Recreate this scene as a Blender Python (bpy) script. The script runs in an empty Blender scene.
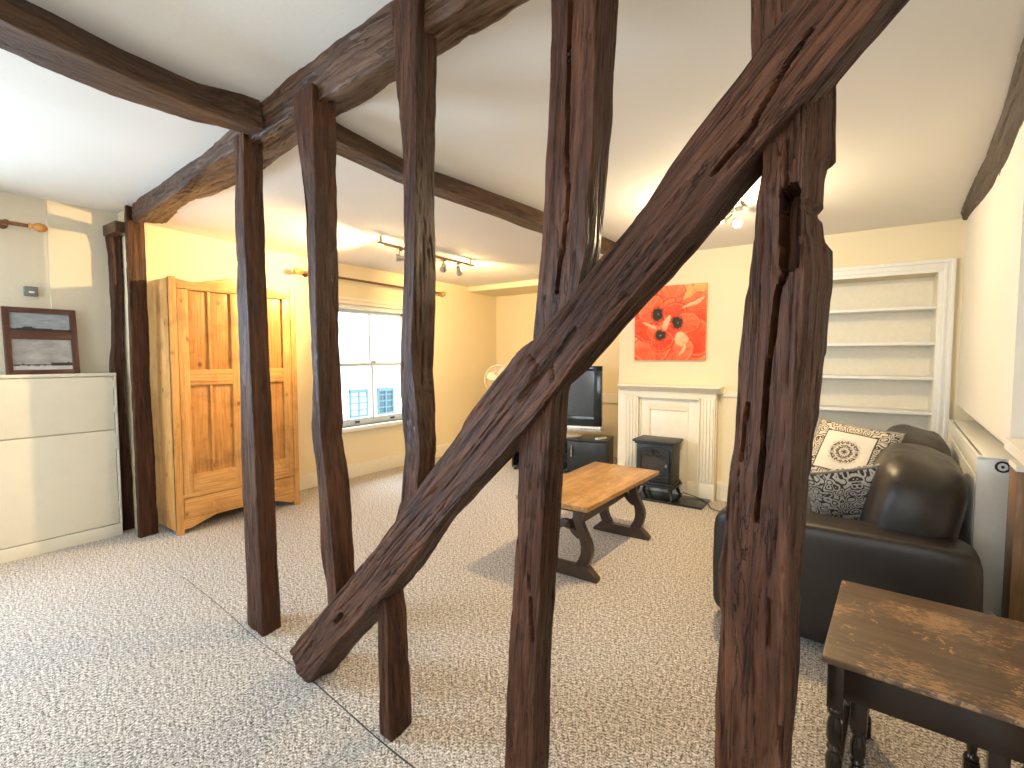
import bpy, bmesh, math, random
from mathutils import Vector, Matrix, noise
R = math.radians
SC = bpy.context.scene
COL = SC.collection
random.seed(4)

# ------------------------------------------------------------------ camera
cd = bpy.data.cameras.new('camera'); cam = bpy.data.objects.new('camera', cd); COL.objects.link(cam)
cd.sensor_width = 36.0; cd.lens = 490.0/1024*36; cd.clip_start = 0.02
cam.location = (0, 0, 1.3); cam.rotation_euler = (R(90-3.15), 0, R(34.6))
SC.camera = cam
# ------------------------------------------------------------------ world, light, exposure
SC.view_settings.view_transform = 'Standard'; SC.view_settings.look = 'None'
SC.view_settings.gamma = 1.0; SC.view_settings.use_curve_mapping = False
SC.view_settings.exposure = 0.15
w = bpy.data.worlds.new('sky'); SC.world = w; w.use_nodes = True
bg = w.node_tree.nodes['Background']; bg.inputs[0].default_value = (0.80, 0.91, 1.0, 1); bg.inputs[1].default_value = 4.5
def area(name, loc, tgt, sx, sy, power, col):
    l = bpy.data.lights.new(name, 'AREA'); l.shape = 'RECTANGLE'; l.size = sx; l.size_y = sy; l.energy = power; l.color = col
    o = bpy.data.objects.new(name, l); COL.objects.link(o); o.location = loc
    o.rotation_euler = (Vector(tgt)-Vector(loc)).to_track_quat('-Z', 'Y').to_euler(); return o
def point(name, loc, power, col, r=0.03):
    l = bpy.data.lights.new(name, 'POINT'); l.energy = power; l.color = col; l.shadow_soft_size = r
    o = bpy.data.objects.new(name, l); COL.objects.link(o); o.location = loc; return o
def spot(name, loc, d, power, col, deg, blend=0.5, r=0.03):
    l = bpy.data.lights.new(name, 'SPOT'); l.energy = power; l.color = col; l.spot_size = R(deg); l.spot_blend = blend; l.shadow_soft_size = r
    o = bpy.data.objects.new(name, l); COL.objects.link(o); o.location = loc
    o.rotation_euler = Vector(d).to_track_quat('-Z', 'Y').to_euler(); return o
DAY = (0.66, 0.84, 1.0); WARM = (1.0, 0.65, 0.27)
area('daylight_street_window', (-5.75, 3.67, 2.75), (-3.3, 3.45, 0.3), 1.6, 1.3, 260, DAY)     # skylight falling in from above the street
area('daylight_near_window', (-4.56, -0.75, 1.45), (-2.2, -0.1, 0.0), 1.2, 1.1, 175, (0.60, 0.80, 1.0))         # in the near left window opening
area('fill_front_opening', (-1.2, -2.62, 1.4), (-1.2, 2, 1.2), 1.8, 1.3, 26, (1.0, 0.96, 0.90))   # added fill light in an unseen opening behind the camera
point('near_room_warm_fill', (0.20, -0.75, 2.2), 30, (1.0, 0.82, 0.58), 0.12)  # added warm fill for the near room, unseen and without a lamp body

# ------------------------------------------------------------------ helpers
def link(o, parent=None):
    COL.objects.link(o)
    if parent is not None: o.parent = parent
    return o
def tag(o, label=None, cat=None, group=None, kind=None):
    if label: o['label'] = label
    if cat: o['category'] = cat
    if group: o['group'] = group
    if kind: o['kind'] = kind
    return o
def thing(name, label, cat, loc=(0, 0, 0), rz=0, group=None):
    o = bpy.data.objects.new(name, None); o.empty_display_size = 0.05; link(o)
    o.location = loc; o.rotation_euler = (0, 0, rz)
    return tag(o, label, cat, group)
def obj(name, bm, m, parent=None, smooth=True, loc=None, rot=None, angle=40):
    me = bpy.data.meshes.new(name)
    bmesh.ops.recalc_face_normals(bm, faces=bm.faces)
    bm.to_mesh(me); bm.free()
    for mm in (m if isinstance(m, (list, tuple)) else [m]): me.materials.append(mm)
    if smooth:
        for p in me.polygons: p.use_smooth = True
        me.set_sharp_from_angle(angle=R(angle))
    o = bpy.data.objects.new(name, me); link(o, parent)
    if loc: o.location = loc
    if rot: o.rotation_euler = rot
    return o
def struct(name, bm, m, parent=None, smooth=False):
    o = obj(name, bm, m, parent, smooth)
    if parent is None: o['kind'] = 'structure'
    return o
def B(): return bmesh.new()
def box(bm, x0, x1, y0, y1, z0, z1, bev=0.0, seg=2, M=None):
    r = bmesh.ops.create_cube(bm, size=1.0); vs = r['verts']
    for v in vs: v.co = Vector(((x0+x1)/2+v.co.x*(x1-x0), (y0+y1)/2+v.co.y*(y1-y0), (z0+z1)/2+v.co.z*(z1-z0)))
    if bev > 0:
        es = list({e for v in vs for e in v.link_edges})
        bev = min(bev, 0.45*min(abs(x1-x0), abs(y1-y0), abs(z1-z0)))
        g = bmesh.ops.bevel(bm, geom=es, offset=bev, segments=seg, affect='EDGES', profile=0.6)
        vs = [v for v in g['verts']] + [v for v in vs if v.is_valid]
    if M is not None:
        for v in set(vs):
            if v.is_valid: v.co = M @ v.co
    return bm
def lathe(bm, prof, M=Matrix(), n=24):
    rings = []
    for r, z in prof:
        if r < 1e-5: rings.append([bm.verts.new(M @ Vector((0, 0, z)))])
        else: rings.append([bm.verts.new(M @ Vector((r*math.cos(2*math.pi*i/n), r*math.sin(2*math.pi*i/n), z))) for i in range(n)])
    for a, b in zip(rings, rings[1:]):
        for i in range(n):
            j = (i+1) % n
            if len(a) == 1 and len(b) == 1: continue
            if len(a) == 1: bm.faces.new((a[0], b[j], b[i]))
            elif len(b) == 1: bm.faces.new((a[i], a[j], b[0]))
            else: bm.faces.new((a[i], a[j], b[j], b[i]))
    for rg in (rings[0], rings[-1]):
        if len(rg) > 1: bm.faces.new(rg)
    return bm
def align(d, o=(0, 0, 0)):
    q = Vector(d).normalized().to_track_quat('Z', 'Y').to_matrix().to_4x4()
    return Matrix.Translation(Vector(o)) @ q
def tube(bm, pts, r, n=10, cap=True):
    pts = [Vector(p) for p in pts]; rings = []; up = None
    for i, p in enumerate(pts):
        t = (pts[min(i+1, len(pts)-1)]-pts[max(i-1, 0)]).normalized()
        if up is None: up = t.orthogonal().normalized()
        up = (up-t*up.dot(t)).normalized(); s = t.cross(up)
        rr = r[i] if isinstance(r, (list, tuple)) else r
        rings.append([bm.verts.new(p+(up*math.cos(2*math.pi*k/n)+s*math.sin(2*math.pi*k/n))*rr) for k in range(n)])
    for a, b in zip(rings, rings[1:]):
        for k in range(n): bm.faces.new((a[k], a[(k+1) % n], b[(k+1) % n], b[k]))
    if cap: bm.faces.new(rings[0]); bm.faces.new(rings[-1])
    return bm
def prism(bm, poly, h0, h1, plane='XZ', M=None, bev=0.0):
    # extrude an outline: poly in the named plane, h along the third axis
    def P(a, b, h):
        return Vector((a, h, b)) if plane == 'XZ' else Vector((h, a, b)) if plane == 'YZ' else Vector((a, b, h))
    A = [bm.verts.new(P(a, b, h0)) for a, b in poly]; C = [bm.verts.new(P(a, b, h1)) for a, b in poly]
    n = len(poly); es = []
    f0 = bm.faces.new(A); f1 = bm.faces.new(list(reversed(C)))
    for i in range(n): bm.faces.new((A[i], C[i], C[(i+1) % n], A[(i+1) % n]))
    vs = A+C
    if bev > 0:
        es = list(f0.edges)+list(f1.edges)
        g = bmesh.ops.bevel(bm, geom=es, offset=bev, segments=2, affect='EDGES', profile=0.6)
        vs = list(set(g['verts'])) + [v for v in vs if v.is_valid]
    if M is not None:
        for v in set(vs):
            if v.is_valid: v.co = M @ v.co
    return bm
def smooth_path(pts, n):
    # Catmull-Rom through points
    P = [Vector(p) for p in pts]; out = []
    for i in range(len(P)-1):
        p0 = P[max(i-1, 0)]; p1 = P[i]; p2 = P[i+1]; p3 = P[min(i+2, len(P)-1)]
        for k in range(n):
            t = k/n
            out.append(0.5*((2*p1)+(p2-p0)*t+(2*p0-5*p1+4*p2-p3)*t*t+(3*p1-p0-3*p2+p3)*t**3))
    out.append(P[-1]); return out

# ------------------------------------------------------------------ materials
class NT:
    def __init__(s, name):
        s.m = bpy.data.materials.new(name); s.m.use_nodes = True; s.t = s.m.node_tree
        s.bsdf = s.t.nodes['Principled BSDF']
    def n(s, typ, props=None, **inp):
        nd = s.t.nodes.new(typ)
        for k, v in (props or {}).items(): setattr(nd, k, v)
        for k, v in inp.items():
            key = int(k[1:]) if k[0] == 'i' and k[1:].isdigit() else k.replace('_', ' ')
            s.set(nd.inputs[key], v)
        return nd
    def set(s, sock, v):
        if isinstance(v, bpy.types.NodeSocket): s.t.links.new(v, sock)
        else: sock.default_value = v
    def math(s, op, a, b=0.0): 
        nd = s.n('ShaderNodeMath', {'operation': op}); s.set(nd.inputs[0], a); s.set(nd.inputs[1], b); return nd.outputs[0]
    def noise(s, vec, scale, detail=3, rough=0.55, dist=0.0):
        return s.n('ShaderNodeTexNoise', Vector=vec, Scale=scale, Detail=detail, Roughness=rough, Distortion=dist).outputs['Fac']
    def ramp(s, fac, stops):
        nd = s.n('ShaderNodeValToRGB'); s.set(nd.inputs[0], fac); e = nd.color_ramp.elements
        while len(e) < len(stops): e.new(0.5)
        for x, (p, c) in zip(e, stops):
            x.position = p; x.color = (*c, 1) if len(c) == 3 else c
        return nd.outputs[0]
    def mix(s, fac, a, b, mode='MIX'):
        nd = s.n('ShaderNodeMix', {'data_type': 'RGBA', 'blend_type': mode})
        s.set(nd.inputs[0], fac)
        for i, v in ((6, a), (7, b)):
            s.set(nd.inputs[i], v if isinstance(v, bpy.types.NodeSocket) else (*v, 1))
        return nd.outputs[2]
    def coord(s, which='Object', scale=(1, 1, 1), rot=(0, 0, 0)):
        c = s.n('ShaderNodeTexCoord').outputs[which]
        return s.n('ShaderNodeMapping', Vector=c, Scale=scale, Rotation=rot).outputs[0]
    def bump(s, h, strength=0.3, dist=0.01):
        s.set(s.bsdf.inputs['Normal'], s.n('ShaderNodeBump', Height=h, Strength=strength, Distance=dist).outputs[0])
    def out(s, color=None, rough=None, spec=None, metal=None):
        for k, v in (('Base Color', color), ('Roughness', rough), ('Specular IOR Level', spec), ('Metallic', metal)):
            if v is not None:
                s.set(s.bsdf.inputs[k], (*v, 1) if isinstance(v, tuple) and len(v) == 3 else v)
        return s.m
def plain(name, col, rough=0.5, metal=0.0, var=0.06, scale=30, bump=0.0, spec=0.5):
    t = NT(name); c = t.coord()
    f = t.noise(c, scale, 4)
    lo = tuple(x*(1-var) for x in col); hi = tuple(min(1, x*(1+var)) for x in col)
    if bump: t.bump(f, bump, 0.004)
    return t.out(t.ramp(f, [(0.3, lo), (0.7, hi)]), rough, spec, metal)
def paint_wall(name, col, bump=0.25):
    t = NT(name); c = t.coord()
    a = t.noise(c, 1.6, 4); b = t.noise(c, 60, 4); d = t.noise(c, 7, 4, 0.6, 0.6)
    lo = tuple(x*0.95 for x in col)
    t.bump(t.math('ADD', t.math('MULTIPLY', b, 0.25), d), bump, 0.012)
    return t.out(t.mix(t.math('MULTIPLY', a, 1.0), lo, col), 0.75, 0.25)
def oak(name, dark=(0.013, 0.0044, 0.0020), mid=(0.055, 0.0190, 0.0080), light=(0.140, 0.058, 0.028), rough=0.48):
    t = NT(name); g = t.n('ShaderNodeAttribute', {'attribute_name': 'grain'}).outputs['Vector']
    def mp(sc): return t.n('ShaderNodeMapping', Vector=g, Scale=sc).outputs[0]
    a = t.noise(mp((60, 60, 4)), 1, 6, 0.65, 0.5)
    b = t.noise(mp((9, 9, 2.2)), 1, 4, 0.6, 0.4)
    f = t.noise(mp((260, 260, 14)), 1, 4, 0.7)
    k = t.noise(mp((30, 30, 1.6)), 1, 5, 0.7, 0.9)
    crack = t.ramp(k, [(0.485, (1, 1, 1)), (0.50, (0, 0, 0)), (0.515, (1, 1, 1))])
    v = t.math('ADD', t.math('MULTIPLY', a, 0.6), t.math('MULTIPLY', b, 0.4))
    c = t.ramp(v, [(0.32, dark), (0.5, mid), (0.72, light)])
    c = t.mix(t.math('MULTIPLY', t.math('SUBTRACT', 1.0, crack), 0.55), c, (0.008, 0.004, 0.003))
    worn = t.ramp(t.noise(mp((22, 22, 10)), 1, 7, 0.75), [(0.60, (0, 0, 0)), (0.72, (1, 1, 1))])
    c = t.mix(t.math('MULTIPLY', worn, 0.28), c, (0.13, 0.075, 0.048))
    h = t.math('ADD', t.math('MULTIPLY', a, 0.8), t.math('ADD', t.math('MULTIPLY', f, 0.5), t.math('MULTIPLY', crack, 0.8)))
    t.bump(h, 0.9, 0.008)
    r = t.ramp(b, [(0.3, (rough-0.12,)*3), (0.7, (rough+0.14,)*3)])
    return t.out(c, r, 0.26)
def pine(name, vertical=True, dark=(0.34, 0.15, 0.042), mid=(0.54, 0.265, 0.078), light=(0.68, 0.41, 0.165), axis=None, knots=True, rough=0.38):
    t = NT(name)
    sc = (30, 30, 1.6) if vertical else (1.6, 30, 30)
    if axis == 'y': sc = (30, 1.6, 30)
    c = t.coord('Object', sc); o = t.coord('Object')
    a = t.noise(c, 1.6, 5, 0.6, 1.6); w = t.n('ShaderNodeTexWave', {'wave_type': 'BANDS', 'bands_direction': 'X' if vertical or axis == 'y' else 'Z'}, Vector=c, Scale=0.42, Distortion=9.0, Detail=3.0, Detail_Scale=0.7).outputs['Fac']
    v = t.math('ADD', t.math('MULTIPLY', a, 0.93), t.math('MULTIPLY', w, 0.07))
    col = t.ramp(v, [(0.22, dark), (0.46, mid), (0.74, light)])
    col = t.mix(t.math('MULTIPLY', t.ramp(t.noise(o, 5.5, 4, 0.6, 0.5), [(0.5, (0, 0, 0)), (0.66, (1, 1, 1))]), 0.45), col, tuple(x*0.72 for x in dark))
    if knots:
        vd = t.n('ShaderNodeTexVoronoi', Vector=t.coord('Object', (9, 9, 6)), Scale=1.0, Randomness=1.0).outputs['Distance']
        k = t.ramp(vd, [(0.05, (1, 1, 1)), (0.16, (0, 0, 0))])
        col = t.mix(t.math('MULTIPLY', k, 0.85), col, (0.11, 0.04, 0.012))
    t.bump(a, 0.12, 0.003)
    return t.out(col, rough, 0.4)
def carpet():
    t = NT('twist_pile_carpet'); o = t.coord()
    a = t.noise(o, 125, 3, 0.8); b = t.noise(o, 62, 4, 0.7); d = t.noise(o, 2.2, 3)
    v = t.math('ADD', t.math('MULTIPLY', a, 0.68), t.math('MULTIPLY', b, 0.32))
    c = t.ramp(v, [(0.425, (0.085, 0.068, 0.055)), (0.47, (0.33, 0.29, 0.25)), (0.532, (0.63, 0.58, 0.525)), (0.59, (0.92, 0.88, 0.82))])
    c = t.mix(t.math('MULTIPLY', t.math('SUBTRACT', d, 0.35), 0.25), c, (0.40, 0.35, 0.29))
    t.bump(v, 0.9, 0.012)
    return t.out(c, 0.95, 0.1)
def glass():
    t = NT('window_glass'); nt = t.t; nt.nodes.remove(t.bsdf)
    tr = t.n('ShaderNodeBsdfTransparent'); gl = t.n('ShaderNodeBsdfGlossy', Roughness=0.02)
    fc = t.n('ShaderNodeLayerWeight', Blend=0.5).outputs['Facing']
    fr = t.math('ADD', t.math('MULTIPLY', t.math('POWER', fc, 5.0), 0.6), 0.04)
    mx = t.n('ShaderNodeMixShader'); nt.links.new(fr, mx.inputs[0]); nt.links.new(tr.outputs[0], mx.inputs[1]); nt.links.new(gl.outputs[0], mx.inputs[2])
    nt.links.new(mx.outputs[0], nt.nodes['Material Output'].inputs[0]); return t.m
def emit(name, col, s):
    t = NT(name); t.set(t.bsdf.inputs['Emission Color'], (*col, 1)); t.bsdf.inputs['Emission Strength'].default_value = s
    return t.out(col, 0.4)
def vcol(name, rough=0.6, spec=0.3):
    t = NT(name); a = t.n('ShaderNodeAttribute', {'attribute_name': 'Col'}).outputs['Color']
    n_ = t.noise(t.coord(), 350, 2); t.bump(n_, 0.15, 0.002)
    return t.out(a, rough, spec)

M_OAK = oak('dark_oak_timber')
M_OAK_B = oak('dark_oak_ceiling_timber', (0.020, 0.009, 0.005), (0.085, 0.043, 0.024), (0.19, 0.115, 0.070), 0.42)
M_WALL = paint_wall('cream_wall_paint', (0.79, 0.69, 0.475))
M_WALLN = paint_wall('greyer_cream_wall_paint', (0.70, 0.635, 0.50))  # the near left wall's own slightly greyer cream
M_WALLW = paint_wall('pale_wall_paint', (0.80, 0.765, 0.68))
M_CEIL = paint_wall('ceiling_paint', (0.80, 0.78, 0.735), 0.13)
M_TRIM = plain('cream_gloss_trim', (0.78, 0.72, 0.58), 0.35, var=0.03)
M_WHITE = plain('white_gloss_paint', (0.80, 0.79, 0.74), 0.3, var=0.02)
M_CAB = plain('pale_cream_cabinet_paint', (0.72, 0.69, 0.58), 0.42, var=0.03, scale=8)
M_CARPET = carpet()
M_SEAM = plain('dark_carpet_seam', (0.05, 0.045, 0.04), 0.8)
M_GLASS = glass()
M_SASH = plain('white_sash_backlit_tint', (0.56, 0.64, 0.68), 0.35, var=0.03)  # white sash paint, backlight put into the colour as a blue-grey tint
M_PINE = pine('pine_upright_grain'); M_PINEH = pine('pine_level_grain', False)
M_BLACK = plain('black_cast_iron', (0.012, 0.013, 0.014), 0.42, var=0.2, scale=60, bump=0.05)
M_SLAB = plain('black_slate_hearth', (0.014, 0.014, 0.015), 0.22, var=0.2, scale=20)
M_BRASS = plain('brushed_bronze_metal', (0.33, 0.25, 0.15), 0.32, 0.9, var=0.1)
M_CHROME = plain('satin_chrome', (0.60, 0.59, 0.56), 0.22, 1.0, var=0.05)
M_RODWOOD = plain('dark_stained_pole', (0.14, 0.065, 0.028), 0.35, var=0.2)
M_FINIAL = plain('honey_wood_finial', (0.52, 0.25, 0.06), 0.3, var=0.15)
M_BULB = emit('warm_halogen_bulb', (1.0, 0.80, 0.45), 10)
# ================================================================== SETTING
def wx(y, off=0.0): return 0.64-0.066*(4.7-y)-off      # face of the right wall
def quad(bm, *ps):
    return bm.faces.new([bm.verts.new(Vector(p)) for p in ps])
XL, XN, YB, YC, YF = -4.39, -4.52, 5.95, 4.69, -2.70
# floor
bm = B(); box(bm, -4.8, 1.2, YF-0.1, 6.1, -0.08, 0.0); struct('floor', bm, M_CARPET)
bm = B()
pts = [(x, 0.955-0.085*x+0.012*noise.noise(Vector((x*2, 3, 0)))) for x in [-3.2+0.1*i for i in range(46)]]
sv = []
for xa, ya in pts:
    wd = 0.0012 if xa < -1.9 else 0.002+0.0009*(xa+1.9)+0.001*noise.noise(Vector((xa*9, 0, 5)))
    sv.append([bm.verts.new((xa, ya-wd, 0.0013)), bm.verts.new((xa, ya+wd, 0.0013)), bm.verts.new((xa, ya+wd, -0.004)), bm.verts.new((xa, ya-wd, -0.004))])
for a, b in zip(sv, sv[1:]):
    for k in range(4): bm.faces.new((a[k], a[(k+1) % 4], b[(k+1) % 4], b[k]))
struct('trim_3', bm, M_SEAM)                    # seam of the two carpet pieces under the timber frame
# ceiling: two levels meeting above the tie beam
bm = B()
def ceil_patch(x0, x1, y0, y1, f, nx, ny):
    g = [[bm.verts.new((x0+(x1-x0)*i/nx, y0+(y1-y0)*j/ny, f(x0+(x1-x0)*i/nx, y0+(y1-y0)*j/ny))) for j in range(ny+1)] for i in range(nx+1)]
    for i in range(nx):
        for j in range(ny): bm.faces.new((g[i][j], g[i+1][j], g[i+1][j+1], g[i][j+1]))
    return g
def wob(x, y): return 0.010*noise.noise(Vector((x*1.1, y*1.1, 0.3)))+0.004*noise.noise(Vector((x*4, y*4, 2)))
def near_z(x, y): return 2.36+0.06*min(1, max(0, (x+2.8)/0.9))+wob(x, y)
def split(x): return 1.09-0.085*x
def far_z(x, y): return 2.27+0.085*min(1, max(0.35, (x+4.2)/2.2))*math.exp(-max(0, y-split(x))/0.7)+0.5*wob(x, y)
g = ceil_patch(-4.75, 1.2, YF-0.1, 1.0, near_z, 60, 40)
nx = 60
rows = []
for i in range(nx+1):
    x = -4.75+5.95*i/nx; s = split(x)
    a = bm.verts.new((x, 1.0, near_z(x, 1.0))); b = bm.verts.new((x, s, near_z(x, s))); c = bm.verts.new((x, s, far_z(x, s)))
    rows.append([a, b, c]+[bm.verts.new((x, s+(6.1-s)*j/44, far_z(x, s+(6.1-s)*j/44))) for j in range(1, 45)])
for r0, r1 in zip(rows, rows[1:]):
    for k in range(len(r0)-1): bm.faces.new((r0[k], r1[k], r1[k+1], r0[k+1]))
bmesh.ops.remove_doubles(bm, verts=bm.verts, dist=0.0005)
struct('ceiling', bm, M_CEIL, smooth=True)
# left wall: far part with the street window, near part set back behind the cabinet
WY0, WY1, WZ0, WZ1 = 3.12, 4.22, 0.55, 1.86
bm = B()
for y0, y1, z0, z1 in ((1.385, WY0, -0.05, 2.6), (WY1, YB+0.1, -0.05, 2.6), (WY0, WY1, -0.05, WZ0), (WY0, WY1, WZ1, 2.6)):
    box(bm, XL-0.30, XL, y0, y1, z0, z1)
struct('wall_left', bm, M_WALL)
bm = B()
for y0, y1, z0, z1 in ((0.0, 1.385, -0.05, 2.7), (YF-0.1, -1.5, -0.05, 2.7), (-1.5, 0.0, -0.05, 0.85), (-1.5, 0.0, 2.1, 2.7)):
    box(bm, XN-0.12, XN, y0, y1, z0, z1)
box(bm, XN-0.004, XN+0.006, 0.99, 1.385, 0.0, 2.7, 0.003)       # slightly proud boarding right of the picture
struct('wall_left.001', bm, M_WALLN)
# back wall of the television alcove and the chimney breast with the bookcase opening
bm = B(); box(bm, XL-0.2, -1.80, YB, YB+0.12, -0.05, 2.6); struct('wall_back', bm, M_WALL)
BX0, BX1, BZ1 = -0.42, 0.51, 1.915
bm = B()
box(bm, -1.92, BX0, YC, YB+0.1, -0.05, 2.6); box(bm, BX1, 0.95, YC, YB+0.1, -0.05, 2.6)
box(bm, BX0, BX1, YC, YB+0.1, BZ1, 2.6); box(bm, BX0, BX1, YC+0.27, YB+0.1, -0.05, BZ1)
struct('wall_back.001', bm, M_WALL)
bm = B(); box(bm, XL+0.005, -1.92, 5.28, YB-0.004, 2.20, 2.31, 0.006); struct('trim_4', bm, M_WALL)   # boxed-in beam above the alcove
# right wall (leans away a little), lower part recessed below a ledge, closed window recess near the camera
bm = B()
def wseg(y0, y1, z0, z1, o0, o1):
    c = [(wx(y0)+o0, y0), (wx(y0)+o1, y0), (wx(y1)+o1, y1), (wx(y1)+o0, y1)]
    vs = [bm.verts.new((x, y, z)) for z in (z0, z1) for x, y in c]
    for f in ((3, 2, 1, 0), (4, 5, 6, 7), (0, 1, 5, 4), (1, 2, 6, 5), (2, 3, 7, 6), (3, 0, 4, 7)): bm.faces.new([vs[i] for i in f])
wseg(2.54, 4.75, 0.96, 2.6, 0.0, 0.45)
wseg(1.0, 4.75, -0.05, 0.96, 0.15, 0.45)
wseg(1.0, 2.54, 2.02, 2.6, 0.0, 0.45)
wseg(1.0, 2.54, 0.96, 2.02, 0.26, 0.45)  # back added to the window recess to block its daylight
wseg(YF-0.1, 1.0, -0.05, 2.7, 0.0, 0.45)
struct('wall_right', bm, M_WALLW)
bm = B(); wseg(1.0, 2.54, 0.96, 1.0, -0.015, 0.27); struct('trim_5', bm, M_WALLW)      # sill of the closed window recess
# near left window, beside the cupboard
wn = bpy.data.objects.new('window_2', None); link(wn); wn['kind'] = 'structure'
bm = B()
for y0, y1, z0, z1 in ((-1.5, 0.0, 0.85, 0.92), (-1.5, 0.0, 2.03, 2.1), (-1.5, -1.43, 0.85, 2.1), (-0.07, 0.0, 0.85, 2.1), (-0.78, -0.72, 0.9, 2.05), (-1.46, -0.04, 1.47, 1.51)): box(bm, XN-0.07, XN-0.02, y0, y1, z0, z1, 0.004)
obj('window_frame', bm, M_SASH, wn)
# wall behind the camera
bm = B()
for x0, x1, z0, z1 in ((-4.8, -2.2, -0.05, 2.7), (-0.2, 1.2, -0.05, 2.7), (-2.2, -0.2, -0.05, 0.7), (-2.2, -0.2, 2.1, 2.7)):
    box(bm, x0, x1, YF-0.12, YF, z0, z1)
struct('wall_front', bm, M_WALLW)
# skirting boards
bm = B(); box(bm, XL, XL+0.022, 1.42, YB, 0, 0.15, 0.006); struct('baseboard_left', bm, M_TRIM)
bm = B(); box(bm, XL+0.02, -1.925, YB-0.022, YB, 0, 0.15, 0.006); struct('baseboard_back', bm, M_TRIM)
bm = B(); box(bm, -0.965, -0.46, YC-0.02, YC, 0, 0.17, 0.006); struct('baseboard_back.001', bm, M_TRIM)
# dado rails
bm = B(); box(bm, XL+0.02, -1.925, YB-0.03, YB, 0.70, 0.83, 0.01); struct('trim_1', bm, M_TRIM)
bm = B(); box(bm, -0.95, -0.46, YC-0.018, YC, 0.945, 1.0, 0.006); struct('trim_2', bm, M_TRIM)

# street window: box sash, two over two
win = bpy.data.objects.new('window_1', None); link(win); win['kind'] = 'structure'; win.location = (XL, (WY0+WY1)/2, 0)
hw = (WY1-WY0)/2
bm = B()
for s in (-1, 1): box(bm, -0.16, -0.02, s*hw-0.045*(s > 0), s*hw+0.045*(s < 0), WZ0, WZ1, 0.004)
box(bm, -0.16, -0.02, -hw, hw, WZ1-0.045, WZ1, 0.004)
obj('window_frame', bm, M_WHITE, win)
bm = B(); 
for s in (-1, 1): box(bm, -0.005, 0.02, s*hw+(-0.0 if s > 0 else -0.07), s*hw+(0.07 if s > 0 else 0.0), WZ0-0.03, WZ1+0.07, 0.006)
box(bm, -0.005, 0.022, -hw-0.07, hw+0.07, WZ1+0.035, WZ1+0.07, 0.006); box(bm, -0.005, 0.012, -hw, hw, WZ1, WZ1+0.035)
obj('architrave', bm, M_TRIM, win)
bm = B(); box(bm, -0.2, 0.05, -hw-0.09, hw+0.09, WZ0-0.045, WZ0, 0.01); obj('window_sill', bm, M_WHITE, win)
for nm, x, z0, z1, bot, top in (('upper_sash', -0.115, 1.20, WZ1-0.04, 0.035, 0.04), ('lower_sash', -0.07, WZ0, 1.235, 0.075, 0.035)):
    bm = B(); a = hw-0.045
    box(bm, x-0.02, x+0.02, -a, a, z0, z0+bot, 0.003); box(bm, x-0.02, x+0.02, -a, a, z1-top, z1, 0.003)
    for s in (-1, 1): box(bm, x-0.02, x+0.02, s*a-0.045*(s > 0), s*a+0.045*(s < 0), z0, z1, 0.003)
    box(bm, x-0.014, x+0.014, -0.011, 0.011, z0, z1, 0.003)
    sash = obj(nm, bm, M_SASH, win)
    bm = B(); box(bm, x-0.002, x+0.002, -a+0.04, a-0.04, z0+bot-0.005, z1-top+0.005); obj('pane', bm, M_GLASS, sash, False)
    if nm == 'lower_sash':
        for y in (-0.23, 0.27):
            bm = B(); box(bm, x+0.018, x+0.036, y-0.028, y+0.028, z0+0.03, z0+0.048, 0.004); obj('sash_lift', bm, M_BLACK, sash)
        bm = B(); box(bm, x-0.045, x+0.018, 0.02, 0.05, z1, z1+0.02, 0.004); tube(bm, [(x, 0.035, z1+0.02), (x, 0.0, z1+0.034)], 0.006); obj('sash_catch', bm, M_BRASS, sash)

# house across the street
M_RENDER = plain('white_house_render', (0.85, 0.85, 0.84), 0.8, var=0.03)
M_TEAL = plain('blue_grey_shutter_paint', (0.10, 0.22, 0.26), 0.5)
M_PANE = plain('dim_house_glass', (0.06, 0.10, 0.12), 0.15)
hb = thing('house', 'white rendered house with blue-grey windows seen through the sash window across the street', 'house', (-11.0, 9.0, -3.2))
bm = B(); box(bm, -4, 0, -9, 7, 0, 9.0); obj('wall', bm, M_RENDER, hb, False)
for y0, y1 in ((-0.72, -0.13), (0.22, 0.80)):
    bm = B(); z0, z1 = 2.87, 3.62
    box(bm, -0.02, 0.05, y0, y1, z0, z0+0.05); box(bm, -0.02, 0.05, y0, y1, z1-0.09, z1)
    for y in (y0, (y0+y1)/2-0.02, y1-0.04): box(bm, -0.02, 0.04, y, y+0.05, z0, z1)
    for k in range(1, 4): box(bm, -0.02, 0.035, y0, y1, z0+k*0.18, z0+k*0.18+0.035)
    fr = obj('window', bm, M_TEAL, hb, False)
    bm = B(); box(bm, -0.01, 0.01, y0+0.03, y1-0.03, z0+0.03, z1-0.03); obj('pane', bm, M_RENDER if y0 < 0 else M_PANE, fr, False)
M_ROAD = plain('grey_street_asphalt', (0.30, 0.30, 0.30), 0.9)
bm = B(); box(bm, -15, -4.75, -6, 22, -3.3, -3.2); st = struct('street', bm, M_ROAD)
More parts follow.
